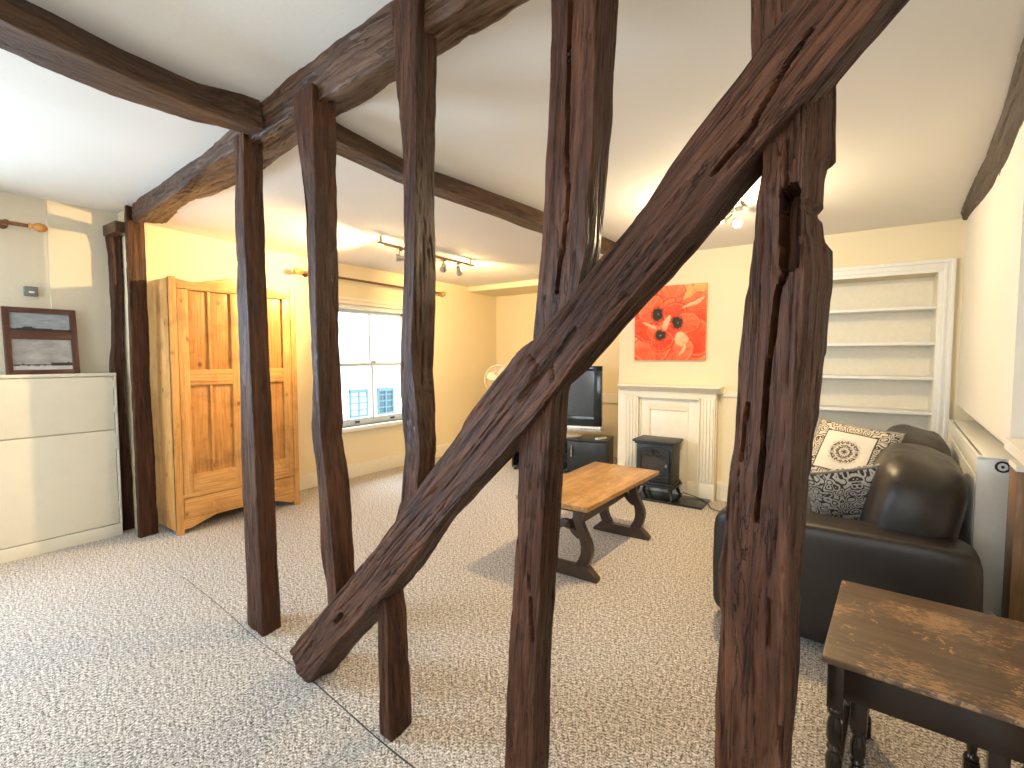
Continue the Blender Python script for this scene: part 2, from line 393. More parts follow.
TIMBER = {
 'A': [
  ((-4.208,1.328,2.350), (-4.157,1.323,2.350), (-4.177,1.439,2.350), (-4.208,1.438,2.350)),
  ((-4.207,1.328,2.302), (-4.156,1.323,2.302), (-4.176,1.439,2.302), (-4.207,1.438,2.302)),
  ((-4.204,1.327,1.836), (-4.154,1.323,1.836), (-4.174,1.440,1.836), (-4.204,1.437,1.836)),
  ((-4.236,1.330,1.138), (-4.173,1.325,1.138), (-4.193,1.442,1.138), (-4.236,1.440,1.138)),
  ((-4.220,1.329,0.569), (-4.158,1.323,0.569), (-4.178,1.444,0.569), (-4.220,1.439,0.569)),
  ((-4.232,1.330,-0.026), (-4.157,1.323,-0.026), (-4.177,1.445,-0.026), (-4.232,1.440,-0.026)),
 ],
 'B': [
  ((-2.366,1.171,2.306), (-2.248,1.161,2.306), (-2.268,1.268,2.306), (-2.366,1.271,2.306)),
  ((-2.352,1.170,2.128), (-2.266,1.163,2.128), (-2.286,1.268,2.128), (-2.352,1.270,2.128)),
  ((-2.371,1.172,1.828), (-2.271,1.163,1.828), (-2.291,1.269,1.828), (-2.371,1.272,1.828)),
  ((-2.380,1.172,1.603), (-2.260,1.162,1.603), (-2.280,1.269,1.603), (-2.380,1.272,1.603)),
  ((-2.365,1.171,1.355), (-2.256,1.162,1.355), (-2.276,1.268,1.355), (-2.365,1.271,1.355)),
  ((-2.368,1.171,1.150), (-2.249,1.161,1.150), (-2.269,1.268,1.150), (-2.368,1.271,1.150)),
  ((-2.378,1.172,0.921), (-2.233,1.160,0.921), (-2.253,1.267,0.921), (-2.378,1.272,0.921)),
  ((-2.376,1.172,0.738), (-2.224,1.159,0.738), (-2.244,1.264,0.738), (-2.376,1.272,0.738)),
  ((-2.373,1.172,0.458), (-2.222,1.159,0.458), (-2.242,1.263,0.458), (-2.373,1.272,0.458)),
  ((-2.370,1.171,0.178), (-2.208,1.158,0.178), (-2.228,1.262,0.178), (-2.370,1.271,0.178)),
  ((-2.378,1.172,-0.019), (-2.200,1.157,-0.019), (-2.220,1.262,-0.019), (-2.378,1.272,-0.019)),
 ],
 'B2': [
  ((-1.805,1.123,2.307), (-1.658,1.111,2.307), (-1.678,1.229,2.307), (-1.805,1.233,2.307)),
  ((-1.798,1.123,2.244), (-1.660,1.111,2.244), (-1.680,1.226,2.244), (-1.798,1.233,2.244)),
  ((-1.779,1.121,2.101), (-1.660,1.111,2.101), (-1.680,1.225,2.101), (-1.779,1.231,2.101)),
  ((-1.757,1.119,1.954), (-1.652,1.110,1.954), (-1.672,1.225,1.954), (-1.757,1.229,1.954)),
  ((-1.732,1.117,1.700), (-1.659,1.111,1.700), (-1.679,1.223,1.700), (-1.732,1.227,1.700)),
  ((-1.715,1.116,1.514), (-1.660,1.111,1.514), (-1.680,1.223,1.514), (-1.715,1.226,1.514)),
  ((-1.708,1.115,1.327), (-1.660,1.111,1.327), (-1.677,1.223,1.327), (-1.708,1.225,1.327)),
  ((-1.694,1.114,1.213), (-1.654,1.111,1.213), (-1.668,1.222,1.213), (-1.694,1.224,1.213)),
  ((-1.720,1.116,1.042), (-1.654,1.111,1.042), (-1.659,1.221,1.042), (-1.720,1.226,1.042)),
  ((-1.715,1.116,0.985), (-1.649,1.110,0.985), (-1.669,1.222,0.985), (-1.715,1.226,0.985)),
  ((-1.696,1.114,0.909), (-1.637,1.109,0.909), (-1.657,1.223,0.909), (-1.696,1.224,0.909)),
  ((-1.692,1.114,0.835), (-1.619,1.108,0.835), (-1.639,1.223,0.835), (-1.692,1.224,0.835)),
  ((-1.676,1.112,0.686), (-1.597,1.106,0.686), (-1.617,1.222,0.686), (-1.676,1.222,0.686)),
  ((-1.676,1.112,0.536), (-1.581,1.104,0.536), (-1.601,1.219,0.536), (-1.676,1.222,0.536)),
  ((-1.636,1.109,0.406), (-1.565,1.103,0.406), (-1.585,1.216,0.406), (-1.636,1.219,0.406)),
  ((-1.624,1.107,0.330), (-1.556,1.102,0.330), (-1.576,1.214,0.330), (-1.624,1.217,0.330)),
 ],
 'C': [
  ((-1.197,1.072,2.380), (-1.065,1.061,2.380), (-1.085,1.166,2.380), (-1.197,1.172,2.380)),
  ((-1.188,1.071,2.322), (-1.066,1.061,2.322), (-1.086,1.165,2.322), (-1.188,1.171,2.322)),
  ((-1.181,1.070,2.277), (-1.067,1.061,2.277), (-1.087,1.165,2.277), (-1.181,1.170,2.277)),
  ((-1.174,1.070,2.167), (-1.073,1.061,2.167), (-1.093,1.165,2.167), (-1.174,1.170,2.167)),
  ((-1.161,1.069,2.054), (-1.075,1.061,2.054), (-1.095,1.164,2.054), (-1.161,1.169,2.054)),
  ((-1.145,1.067,1.912), (-1.077,1.062,1.912), (-1.097,1.164,1.912), (-1.145,1.167,1.912)),
  ((-1.141,1.067,1.768), (-1.084,1.062,1.768), (-1.099,1.163,1.768), (-1.141,1.167,1.768)),
  ((-1.144,1.067,1.621), (-1.089,1.063,1.621), (-1.099,1.163,1.621), (-1.144,1.167,1.621)),
  ((-1.151,1.068,1.488), (-1.098,1.063,1.488), (-1.099,1.163,1.488), (-1.151,1.168,1.488)),
  ((-1.162,1.069,1.322), (-1.108,1.064,1.322), (-1.108,1.164,1.322), (-1.162,1.169,1.322)),
  ((-1.164,1.069,1.260), (-1.107,1.064,1.260), (-1.112,1.165,1.260), (-1.164,1.169,1.260)),
  ((-1.159,1.068,1.108), (-1.081,1.062,1.108), (-1.101,1.164,1.108), (-1.159,1.168,1.108)),
  ((-1.151,1.068,1.001), (-1.074,1.061,1.001), (-1.094,1.164,1.001), (-1.151,1.168,1.001)),
  ((-1.174,1.070,0.842), (-1.095,1.063,0.842), (-1.115,1.167,0.842), (-1.174,1.170,0.842)),
  ((-1.252,1.076,0.651), (-1.157,1.068,0.651), (-1.177,1.172,0.651), (-1.252,1.176,0.651)),
  ((-1.302,1.081,0.492), (-1.261,1.077,0.492), (-1.281,1.179,0.492), (-1.302,1.181,0.492)),
  ((-1.302,1.081,0.404), (-1.247,1.076,0.404), (-1.263,1.177,0.404), (-1.302,1.181,0.404)),
  ((-1.300,1.081,0.265), (-1.250,1.076,0.265), (-1.260,1.177,0.265), (-1.300,1.181,0.265)),
  ((-1.300,1.081,0.143), (-1.247,1.076,0.143), (-1.253,1.177,0.143), (-1.300,1.181,0.143)),
  ((-1.304,1.081,-0.008), (-1.234,1.075,-0.008), (-1.249,1.176,-0.008), (-1.304,1.181,-0.008)),
 ],
 'D': [
  ((-0.588,1.020,2.360), (-0.480,1.011,2.360), (-0.466,1.130,2.360), (-0.588,1.140,2.360)),
  ((-0.598,1.021,2.062), (-0.477,1.011,2.062), (-0.478,1.131,2.062), (-0.598,1.141,2.062)),
  ((-0.601,1.021,1.965), (-0.476,1.010,1.965), (-0.482,1.131,1.965), (-0.601,1.141,1.965)),
  ((-0.607,1.022,1.840), (-0.479,1.011,1.840), (-0.489,1.132,1.840), (-0.607,1.142,1.840)),
  ((-0.613,1.022,1.724), (-0.485,1.011,1.724), (-0.498,1.132,1.724), (-0.613,1.142,1.724)),
  ((-0.619,1.023,1.649), (-0.492,1.012,1.649), (-0.505,1.133,1.649), (-0.619,1.143,1.649)),
  ((-0.624,1.023,1.562), (-0.494,1.012,1.562), (-0.514,1.134,1.562), (-0.624,1.143,1.562)),
  ((-0.644,1.025,1.385), (-0.529,1.015,1.385), (-0.549,1.137,1.385), (-0.644,1.145,1.385)),
  ((-0.662,1.026,1.209), (-0.584,1.020,1.209), (-0.604,1.143,1.209), (-0.662,1.146,1.209)),
  ((-0.687,1.028,1.124), (-0.590,1.020,1.124), (-0.610,1.144,1.124), (-0.687,1.148,1.124)),
  ((-0.693,1.029,1.000), (-0.602,1.021,1.000), (-0.622,1.144,1.000), (-0.693,1.149,1.000)),
  ((-0.698,1.029,0.873), (-0.612,1.022,0.873), (-0.632,1.146,0.873), (-0.698,1.149,0.873)),
  ((-0.699,1.029,0.835), (-0.615,1.022,0.835), (-0.635,1.146,0.835), (-0.699,1.149,0.835)),
  ((-0.715,1.031,0.661), (-0.623,1.023,0.661), (-0.643,1.146,0.661), (-0.715,1.151,0.661)),
  ((-0.716,1.031,0.646), (-0.623,1.023,0.646), (-0.643,1.147,0.646), (-0.716,1.151,0.646)),
  ((-0.725,1.032,0.554), (-0.632,1.024,0.554), (-0.652,1.147,0.554), (-0.725,1.152,0.554)),
  ((-0.726,1.032,0.538), (-0.632,1.024,0.538), (-0.652,1.147,0.538), (-0.726,1.152,0.538)),
  ((-0.732,1.032,0.425), (-0.638,1.024,0.425), (-0.658,1.146,0.425), (-0.732,1.152,0.425)),
  ((-0.737,1.033,0.250), (-0.641,1.024,0.250), (-0.660,1.146,0.250), (-0.737,1.153,0.250)),
  ((-0.746,1.033,-0.005), (-0.645,1.025,-0.005), (-0.661,1.146,-0.005), (-0.746,1.153,-0.005)),
 ],
 'E': [
  ((-0.177,0.985,2.360), (-0.123,0.980,2.360), (-0.052,1.124,2.360), (-0.177,1.135,2.360)),
  ((-0.166,0.984,1.897), (-0.096,0.978,1.897), (-0.038,1.123,1.897), (-0.166,1.134,1.897)),
  ((-0.163,0.984,1.801), (-0.090,0.978,1.801), (-0.035,1.123,1.801), (-0.163,1.134,1.801)),
  ((-0.159,0.984,1.756), (-0.076,0.976,1.756), (-0.034,1.123,1.756), (-0.159,1.134,1.756)),
  ((-0.148,0.983,1.714), (-0.074,0.976,1.714), (-0.034,1.123,1.714), (-0.148,1.133,1.714)),
  ((-0.142,0.982,1.664), (-0.073,0.976,1.664), (-0.034,1.123,1.664), (-0.142,1.132,1.664)),
  ((-0.142,0.982,1.654), (-0.073,0.976,1.654), (-0.046,1.124,1.654), (-0.142,1.132,1.654)),
  ((-0.141,0.982,1.632), (-0.074,0.976,1.632), (-0.049,1.124,1.632), (-0.141,1.132,1.632)),
  ((-0.146,0.982,1.582), (-0.075,0.976,1.582), (-0.051,1.124,1.582), (-0.146,1.132,1.582)),
  ((-0.148,0.983,1.572), (-0.081,0.977,1.572), (-0.063,1.125,1.572), (-0.148,1.133,1.572)),
  ((-0.148,0.983,1.560), (-0.079,0.977,1.560), (-0.061,1.125,1.560), (-0.148,1.133,1.560)),
  ((-0.149,0.983,1.552), (-0.074,0.976,1.552), (-0.051,1.124,1.552), (-0.149,1.133,1.552)),
  ((-0.150,0.983,1.515), (-0.072,0.976,1.515), (-0.046,1.124,1.515), (-0.150,1.133,1.515)),
  ((-0.152,0.983,1.503), (-0.068,0.976,1.503), (-0.033,1.123,1.503), (-0.152,1.133,1.503)),
  ((-0.155,0.983,1.464), (-0.067,0.976,1.464), (-0.032,1.123,1.464), (-0.155,1.133,1.464)),
  ((-0.157,0.983,1.431), (-0.068,0.976,1.431), (-0.032,1.123,1.431), (-0.157,1.133,1.431)),
  ((-0.162,0.984,1.404), (-0.070,0.976,1.404), (-0.035,1.123,1.404), (-0.162,1.134,1.404)),
  ((-0.166,0.984,1.346), (-0.071,0.976,1.346), (-0.037,1.123,1.346), (-0.166,1.134,1.346)),
  ((-0.170,0.984,1.260), (-0.076,0.976,1.260), (-0.043,1.124,1.260), (-0.170,1.134,1.260)),
  ((-0.173,0.985,1.190), (-0.079,0.977,1.190), (-0.047,1.124,1.190), (-0.173,1.135,1.190)),
  ((-0.175,0.985,1.138), (-0.079,0.977,1.138), (-0.055,1.125,1.138), (-0.175,1.135,1.138)),
  ((-0.183,0.986,1.049), (-0.081,0.977,1.049), (-0.060,1.125,1.049), (-0.183,1.136,1.049)),
  ((-0.189,0.986,0.941), (-0.082,0.977,0.941), (-0.064,1.125,0.941), (-0.189,1.136,0.941)),
  ((-0.195,0.987,0.895), (-0.082,0.977,0.895), (-0.066,1.126,0.895), (-0.195,1.137,0.895)),
  ((-0.194,0.986,0.873), (-0.083,0.977,0.873), (-0.067,1.126,0.873), (-0.194,1.136,0.873)),
  ((-0.188,0.986,0.794), (-0.082,0.977,0.794), (-0.070,1.126,0.794), (-0.188,1.136,0.794)),
  ((-0.192,0.986,0.683), (-0.081,0.977,0.683), (-0.065,1.126,0.683), (-0.192,1.136,0.683)),
  ((-0.194,0.987,0.561), (-0.081,0.977,0.561), (-0.071,1.126,0.561), (-0.194,1.137,0.561)),
  ((-0.205,0.987,-0.005), (-0.080,0.977,-0.005), (-0.096,1.128,-0.005), (-0.205,1.137,-0.005)),
 ],
 'brace': [
  ((-1.900,1.106,0.067), (-1.786,1.097,-0.045), (-1.782,1.216,-0.048), (-1.893,1.226,0.060)),
  ((-1.850,1.102,0.120), (-1.735,1.092,0.007), (-1.732,1.212,0.004), (-1.843,1.222,0.113)),
  ((-1.799,1.098,0.172), (-1.687,1.088,0.062), (-1.681,1.208,0.056), (-1.791,1.217,0.165)),
  ((-1.746,1.093,0.222), (-1.640,1.084,0.118), (-1.630,1.204,0.108), (-1.738,1.213,0.215)),
  ((-1.693,1.089,0.272), (-1.593,1.080,0.173), (-1.580,1.199,0.161), (-1.686,1.208,0.265)),
  ((-1.640,1.084,0.321), (-1.545,1.076,0.229), (-1.529,1.195,0.213), (-1.633,1.204,0.314)),
  ((-1.587,1.080,0.371), (-1.495,1.072,0.282), (-1.478,1.191,0.265), (-1.580,1.199,0.364)),
  ((-1.534,1.075,0.421), (-1.441,1.067,0.330), (-1.428,1.186,0.318), (-1.527,1.195,0.414)),
  ((-1.480,1.071,0.471), (-1.387,1.063,0.379), (-1.379,1.182,0.371), (-1.473,1.190,0.464)),
  ((-1.427,1.066,0.520), (-1.333,1.058,0.428), (-1.330,1.178,0.425), (-1.420,1.186,0.513)),
  ((-1.374,1.062,0.570), (-1.279,1.054,0.477), (-1.280,1.174,0.478), (-1.367,1.181,0.563)),
  ((-1.321,1.057,0.620), (-1.228,1.049,0.529), (-1.230,1.170,0.531), (-1.314,1.177,0.613)),
  ((-1.269,1.053,0.671), (-1.177,1.045,0.581), (-1.179,1.165,0.583), (-1.262,1.172,0.664)),
  ((-1.222,1.049,0.727), (-1.126,1.041,0.633), (-1.131,1.161,0.637), (-1.215,1.168,0.720)),
  ((-1.175,1.045,0.782), (-1.077,1.037,0.687), (-1.085,1.157,0.695), (-1.167,1.164,0.775)),
  ((-1.127,1.041,0.838), (-1.030,1.033,0.742), (-1.040,1.153,0.752), (-1.120,1.160,0.831)),
  ((-1.079,1.037,0.892), (-0.982,1.028,0.797), (-0.991,1.149,0.806), (-1.072,1.156,0.885)),
  ((-1.028,1.032,0.944), (-0.933,1.024,0.850), (-0.938,1.145,0.855), (-1.021,1.152,0.937)),
  ((-0.978,1.028,0.996), (-0.882,1.020,0.902), (-0.884,1.140,0.905), (-0.971,1.147,0.989)),
  ((-0.926,1.024,1.047), (-0.830,1.016,0.954), (-0.833,1.136,0.956), (-0.919,1.143,1.040)),
  ((-0.876,1.019,1.101), (-0.776,1.011,1.003), (-0.781,1.131,1.007), (-0.869,1.139,1.094)),
  ((-0.830,1.016,1.157), (-0.723,1.006,1.052), (-0.732,1.127,1.061), (-0.822,1.135,1.150)),
  ((-0.777,1.011,1.207), (-0.671,1.002,1.103), (-0.683,1.123,1.115), (-0.770,1.130,1.200)),
  ((-0.725,1.007,1.258), (-0.622,0.998,1.157), (-0.635,1.119,1.170), (-0.718,1.126,1.251)),
  ((-0.673,1.002,1.309), (-0.573,0.994,1.211), (-0.588,1.115,1.226), (-0.666,1.122,1.302)),
  ((-0.612,0.997,1.351), (-0.526,0.990,1.267), (-0.532,1.110,1.273), (-0.605,1.116,1.344)),
  ((-0.560,0.993,1.402), (-0.477,0.986,1.321), (-0.481,1.106,1.324), (-0.553,1.112,1.395)),
  ((-0.509,0.988,1.453), (-0.427,0.981,1.373), (-0.431,1.102,1.377), (-0.501,1.108,1.446)),
  ((-0.455,0.984,1.503), (-0.374,0.977,1.423), (-0.377,1.097,1.426), (-0.448,1.103,1.496)),
  ((-0.401,0.979,1.552), (-0.321,0.972,1.473), (-0.323,1.092,1.475), (-0.394,1.098,1.545)),
  ((-0.350,0.975,1.603), (-0.269,0.968,1.524), (-0.274,1.088,1.528), (-0.342,1.094,1.596)),
  ((-0.303,0.971,1.659), (-0.219,0.964,1.576), (-0.224,1.084,1.581), (-0.296,1.090,1.652)),
  ((-0.254,0.967,1.713), (-0.170,0.959,1.630), (-0.174,1.080,1.634), (-0.247,1.086,1.706)),
  ((-0.203,0.962,1.765), (-0.119,0.955,1.682), (-0.121,1.075,1.685), (-0.196,1.082,1.758)),
  ((-0.152,0.958,1.817), (-0.067,0.951,1.733), (-0.072,1.071,1.738), (-0.145,1.077,1.810)),
  ((-0.104,0.954,1.871), (-0.012,0.946,1.781), (-0.024,1.067,1.792), (-0.097,1.073,1.864)),
  ((-0.055,0.950,1.925), (0.037,0.942,1.835), (0.027,1.063,1.845), (-0.048,1.069,1.918)),
  ((-0.004,0.945,1.977), (0.088,0.938,1.887), (0.078,1.058,1.896), (0.003,1.065,1.970)),
  ((0.047,0.941,2.029), (0.139,0.933,1.939), (0.129,1.054,1.948), (0.054,1.060,2.022)),
  ((0.098,0.937,2.081), (0.190,0.929,1.991), (0.180,1.050,2.000), (0.105,1.056,2.074)),
 ],
 'tie': [
  ((-4.120,1.350,2.390), (-4.120,1.350,2.235), (-4.120,1.550,2.271), (-4.120,1.550,2.390)),
  ((-3.974,1.338,2.390), (-3.974,1.338,2.235), (-3.974,1.538,2.290), (-3.974,1.538,2.390)),
  ((-3.827,1.325,2.390), (-3.827,1.325,2.237), (-3.827,1.525,2.303), (-3.827,1.525,2.390)),
  ((-3.681,1.313,2.390), (-3.681,1.313,2.239), (-3.681,1.513,2.303), (-3.681,1.513,2.390)),
  ((-3.535,1.300,2.390), (-3.535,1.300,2.242), (-3.535,1.500,2.302), (-3.535,1.500,2.390)),
  ((-3.389,1.288,2.390), (-3.389,1.288,2.244), (-3.389,1.488,2.295), (-3.389,1.488,2.390)),
  ((-3.242,1.276,2.390), (-3.242,1.276,2.247), (-3.242,1.476,2.288), (-3.242,1.476,2.390)),
  ((-3.096,1.263,2.390), (-3.096,1.263,2.259), (-3.096,1.463,2.281), (-3.096,1.463,2.390)),
  ((-2.950,1.251,2.390), (-2.950,1.251,2.272), (-2.950,1.451,2.274), (-2.950,1.451,2.390)),
  ((-2.803,1.238,2.390), (-2.803,1.238,2.284), (-2.803,1.438,2.270), (-2.803,1.438,2.390)),
  ((-2.657,1.226,2.390), (-2.657,1.226,2.281), (-2.657,1.426,2.268), (-2.657,1.426,2.390)),
  ((-2.511,1.213,2.390), (-2.511,1.213,2.276), (-2.511,1.413,2.274), (-2.511,1.413,2.390)),
  ((-2.365,1.201,2.401), (-2.365,1.201,2.272), (-2.365,1.401,2.288), (-2.365,1.401,2.401)),
  ((-2.218,1.189,2.422), (-2.218,1.189,2.269), (-2.218,1.389,2.301), (-2.218,1.389,2.422)),
  ((-2.072,1.176,2.442), (-2.072,1.176,2.265), (-2.072,1.376,2.312), (-2.072,1.376,2.442)),
  ((-1.926,1.164,2.447), (-1.926,1.164,2.262), (-1.926,1.364,2.324), (-1.926,1.364,2.447)),
  ((-1.779,1.151,2.452), (-1.779,1.151,2.258), (-1.779,1.351,2.325), (-1.779,1.351,2.452)),
  ((-1.633,1.139,2.454), (-1.633,1.139,2.255), (-1.633,1.339,2.323), (-1.633,1.339,2.454)),
  ((-1.487,1.126,2.452), (-1.487,1.126,2.249), (-1.487,1.326,2.341), (-1.487,1.326,2.452)),
  ((-1.341,1.114,2.446), (-1.341,1.114,2.241), (-1.341,1.314,2.345), (-1.341,1.314,2.446)),
  ((-1.194,1.102,2.441), (-1.194,1.102,2.237), (-1.194,1.302,2.338), (-1.194,1.302,2.441)),
  ((-1.048,1.089,2.441), (-1.048,1.089,2.259), (-1.048,1.289,2.343), (-1.048,1.289,2.441)),
  ((-0.902,1.077,2.441), (-0.902,1.077,2.266), (-0.902,1.277,2.337), (-0.902,1.277,2.441)),
  ((-0.755,1.064,2.441), (-0.755,1.064,2.267), (-0.755,1.264,2.340), (-0.755,1.264,2.441)),
  ((-0.609,1.052,2.441), (-0.609,1.052,2.267), (-0.609,1.252,2.340), (-0.609,1.252,2.441)),
  ((-0.463,1.039,2.441), (-0.463,1.039,2.267), (-0.463,1.239,2.340), (-0.463,1.239,2.441)),
  ((-0.317,1.027,2.441), (-0.317,1.027,2.267), (-0.317,1.227,2.340), (-0.317,1.227,2.441)),
  ((-0.170,1.014,2.441), (-0.170,1.014,2.267), (-0.170,1.214,2.340), (-0.170,1.214,2.441)),
  ((-0.024,1.002,2.441), (-0.024,1.002,2.267), (-0.024,1.202,2.340), (-0.024,1.202,2.441)),
  ((0.122,0.990,2.441), (0.122,0.990,2.267), (0.122,1.190,2.340), (0.122,1.190,2.441)),
  ((0.269,0.977,2.441), (0.269,0.977,2.267), (0.269,1.177,2.340), (0.269,1.177,2.441)),
  ((0.415,0.965,2.441), (0.415,0.965,2.267), (0.415,1.165,2.340), (0.415,1.165,2.441)),
  ((0.561,0.952,2.441), (0.561,0.952,2.267), (0.561,1.152,2.340), (0.561,1.152,2.441)),
  ((0.707,0.940,2.441), (0.707,0.940,2.267), (0.707,1.140,2.340), (0.707,1.140,2.441)),
  ((0.854,0.927,2.441), (0.854,0.927,2.267), (0.854,1.127,2.340), (0.854,1.127,2.441)),
  ((1.000,0.915,2.441), (1.000,0.915,2.267), (1.000,1.115,2.340), (1.000,1.115,2.441)),
 ],
}
CRACKS = {
 'E1': [(-0.097,1.451), (-0.108,1.417), (-0.112,1.383), (-0.114,1.348), (-0.118,1.295), (-0.123,1.241), (-0.124,1.169), (-0.126,1.095), (-0.132,1.002)],
 'E2': [(-0.160,1.109), (-0.158,1.165), (-0.152,1.212)],
 'E3': [(-0.070,1.235), (-0.065,1.209), (-0.071,1.156)],
 'slot': [(-0.094,1.583), (-0.093,1.464)],
 'E4': [(-0.107,0.860), (-0.107,0.766)],
 'E5': [(-0.083,0.626), (-0.078,0.572)],
 'E6': [(-0.103,1.673), (-0.099,1.596)],
 'D1': [(-0.543,2.100), (-0.545,2.014), (-0.549,1.884), (-0.551,1.740), (-0.545,1.682), (-0.558,1.571), (-0.577,1.458)],
 'D2': [(-0.652,0.683), (-0.648,0.579)],
 'D3': [(-0.661,0.745), (-0.655,0.708)],
 'Br1': [(-0.218,1.638), (-0.181,1.673), (-0.154,1.698), (-0.148,1.713), (-0.127,1.745), (-0.098,1.792), (-0.068,1.827)],
 'Br2': [(-0.667,1.194), (-0.592,1.265), (-0.550,1.316), (-0.510,1.361)],
 'Br3': [(-0.636,1.305), (-0.607,1.281), (-0.636,1.232), (-0.658,1.212)],
 'Br4': [(-0.592,1.265), (-0.572,1.288), (-0.569,1.247)],
 'Br5': [(-0.471,1.315), (-0.424,1.379), (-0.357,1.456), (-0.300,1.528)],
 'Br6': [(-1.529,0.326), (-1.487,0.367)],
}
# ================================================================== TIMBERS
def timber(name, rows, m=None, ds=0.012, M=80, rnd=1, cracks=(), amp=0.0042, wave=0.006, wscale=2.2, extra=None, seed=0.0, parent=None):
    # rows: stations of four corner points; lofted, corners rounded, surface made rough along the grain
    rows = [[Vector(p) for p in r] for r in rows]
    cen = [sum(r, Vector())/4 for r in rows]
    s = [0.0]
    for a, b in zip(cen, cen[1:]): s.append(s[-1]+(b-a).length)
    n = max(2, int(s[-1]/ds)); bm = bmesh.new(); gl = bm.verts.layers.float_vector.new('grain')
    rings = []; j = 0
    ax = (cen[-1]-cen[0]).normalized(); e1 = ax.orthogonal().normalized(); e2 = ax.cross(e1)
    for i in range(n+1):
        d = s[-1]*i/n
        while j < len(s)-2 and s[j+1] < d: j += 1
        t = (d-s[j])/max(1e-6, s[j+1]-s[j])
        q = [rows[j][k].lerp(rows[j+1][k], t) for k in range(4)]
        per = [(q[(k+1) % 4]-q[k]).length for k in range(4)]; P = sum(per)
        pts = []; k = 0; acc = 0.0
        for u in range(M):
            x = P*u/M
            while x > acc+per[k]: acc += per[k]; k += 1
            pts.append(q[k].lerp(q[(k+1) % 4], (x-acc)/per[k]))
        for _ in range(rnd):
            pts = [pts[u]*0.5+(pts[u-1]+pts[(u+1) % M])*0.25 for u in range(M)]
        c = sum(q, Vector())/4
        out = []
        for u, p in enumerate(pts):
            tan = (pts[(u+1) % M]-pts[u-1]).normalized(); nr = tan.cross(ax)
            if nr.dot(p-c) < 0: nr = -nr
            nr.normalize()
            a1, a2, a3 = p.dot(e1), p.dot(e2), p.dot(ax)
            g = Vector((a1, a2, a3+seed))
            dp = wave*noise.noise(Vector((a1*wscale*2, a2*wscale*2, (a3+seed)*wscale)))
            dp += amp*0.9*noise.fractal(Vector((a1*28, a2*28, (a3+seed)*3.2)), 0.8, 2.1, 4)
            rg = abs(noise.noise(Vector((a1*45, a2*45, (a3+seed)*2.4))))
            dp -= amp*0.9*max(0.0, 1-rg*11)
            dp += amp*0.35*noise.noise(Vector((a1*9, a2*9, (a3+seed)*16)))
            push = 0.0
            for (line, wd, dep) in cracks:
                if nr.y < -0.25:
                    best = 9
                    for (xa, za), (xb, zb) in zip(line, line[1:]):
                        vx, vz = xb-xa, zb-za; L2 = vx*vx+vz*vz or 1e-9
                        tt = max(0, min(1, ((p.x-xa)*vx+(p.z-za)*vz)/L2))
                        best = min(best, math.hypot(p.x-xa-vx*tt, p.z-za-vz*tt))
                    if best < wd: push = max(push, dep*(1-(best/wd)**3))
            if extra: push = max(push, extra(p, nr))
            v = bm.verts.new(p+nr*dp+Vector((0.08*push, push, 0))); v[gl] = g; out.append(v)
        rings.append(out)
    for a, b in zip(rings, rings[1:]):
        for u in range(M): bm.faces.new((a[u], a[(u+1) % M], b[(u+1) % M], b[u]))
    bm.faces.new(rings[0]); bm.faces.new(list(reversed(rings[-1])))
    return obj(name, bm, m or M_OAK, parent, True, angle=60)
def ck(key, wd, dep): return (CRACKS[key], wd, dep)
GP = 'posts of the timber frame'
def post(key, label, cracks=(), **kw):
    return tag(timber('timber_post', TIMBER[key], cracks=cracks, seed=len(key)*7.3+ord(key[0]), **kw), label, 'timber post', GP)
post('A', 'scarred reddish-brown timber post ending the frame, just left of the pine wardrobe', M=48)
post('B', 'slim square timber post under the joist end, crossing in front of the pine wardrobe', M=56)
post('B2', 'bowed timber post curving down onto the brace foot, left of the street window', M=64, wave=0.009)
post('C', 'timber post right of the street window, with a stub foot below the brace', M=64, wave=0.008)
post('D', 'wide split timber post behind the middle of the brace, left of the coffee table', cracks=[ck('D1', 0.0045, 0.03), ck('D2', 0.006, 0.02), ck('D3', 0.004, 0.02)], M=120, ds=0.008)
def slot(p, nr):
    if nr.y > -0.2: return 0.0
    (xa, za), (xb, zb) = CRACKS['slot']
    z = min(max(p.z, zb), za)
    x = xa+(xb-xa)*(z-za)/(zb-za)
    d = math.hypot(p.x-x, p.z-z)
    return 0.075 if d < 0.0145 else 0.0
post('E', 'gnarled timber post with an empty mortise slot, in front of the dark sofa',
     cracks=[ck('E1', 0.0045, 0.04), ck('E2', 0.004, 0.02), ck('E3', 0.004, 0.02), ck('E4', 0.003, 0.008), ck('E5', 0.006, 0.02), ck('E6', 0.003, 0.012)], M=170, ds=0.006, extra=slot, amp=0.005, rnd=1)
tag(timber('diagonal_brace', TIMBER['brace'], cracks=[ck('Br1', 0.0042, 0.025), ck('Br2', 0.006, 0.010), ck('Br3', 0.004, 0.008), ck('Br4', 0.004, 0.008), ck('Br5', 0.004, 0.006), ck('Br6', 0.011, 0.03)], M=170, ds=0.007, amp=0.0055, wave=0.008, seed=3),
    'long heavy timber rising diagonally across the frame from carpet to top right', 'timber brace')
tag(timber('tie_beam', TIMBER['tie'], M_OAK_B, M=90, amp=0.007, wave=0.012, seed=31, rnd=2),
    'rough heavy timber beam under the ceiling that the row of posts stands up to', 'ceiling beam')
def joist(label, sec, seed):
    rows = [((tl, y, zt), (tr, y, zt), (br, y, zb), (bl, y, zb)) for y, tl, tr, br, bl, zt, zb in sec]
    return tag(timber('ceiling_joist', rows, M_OAK_B, M=64, amp=0.0025, wave=0.006, seed=seed, rnd=1), label, 'ceiling beam')
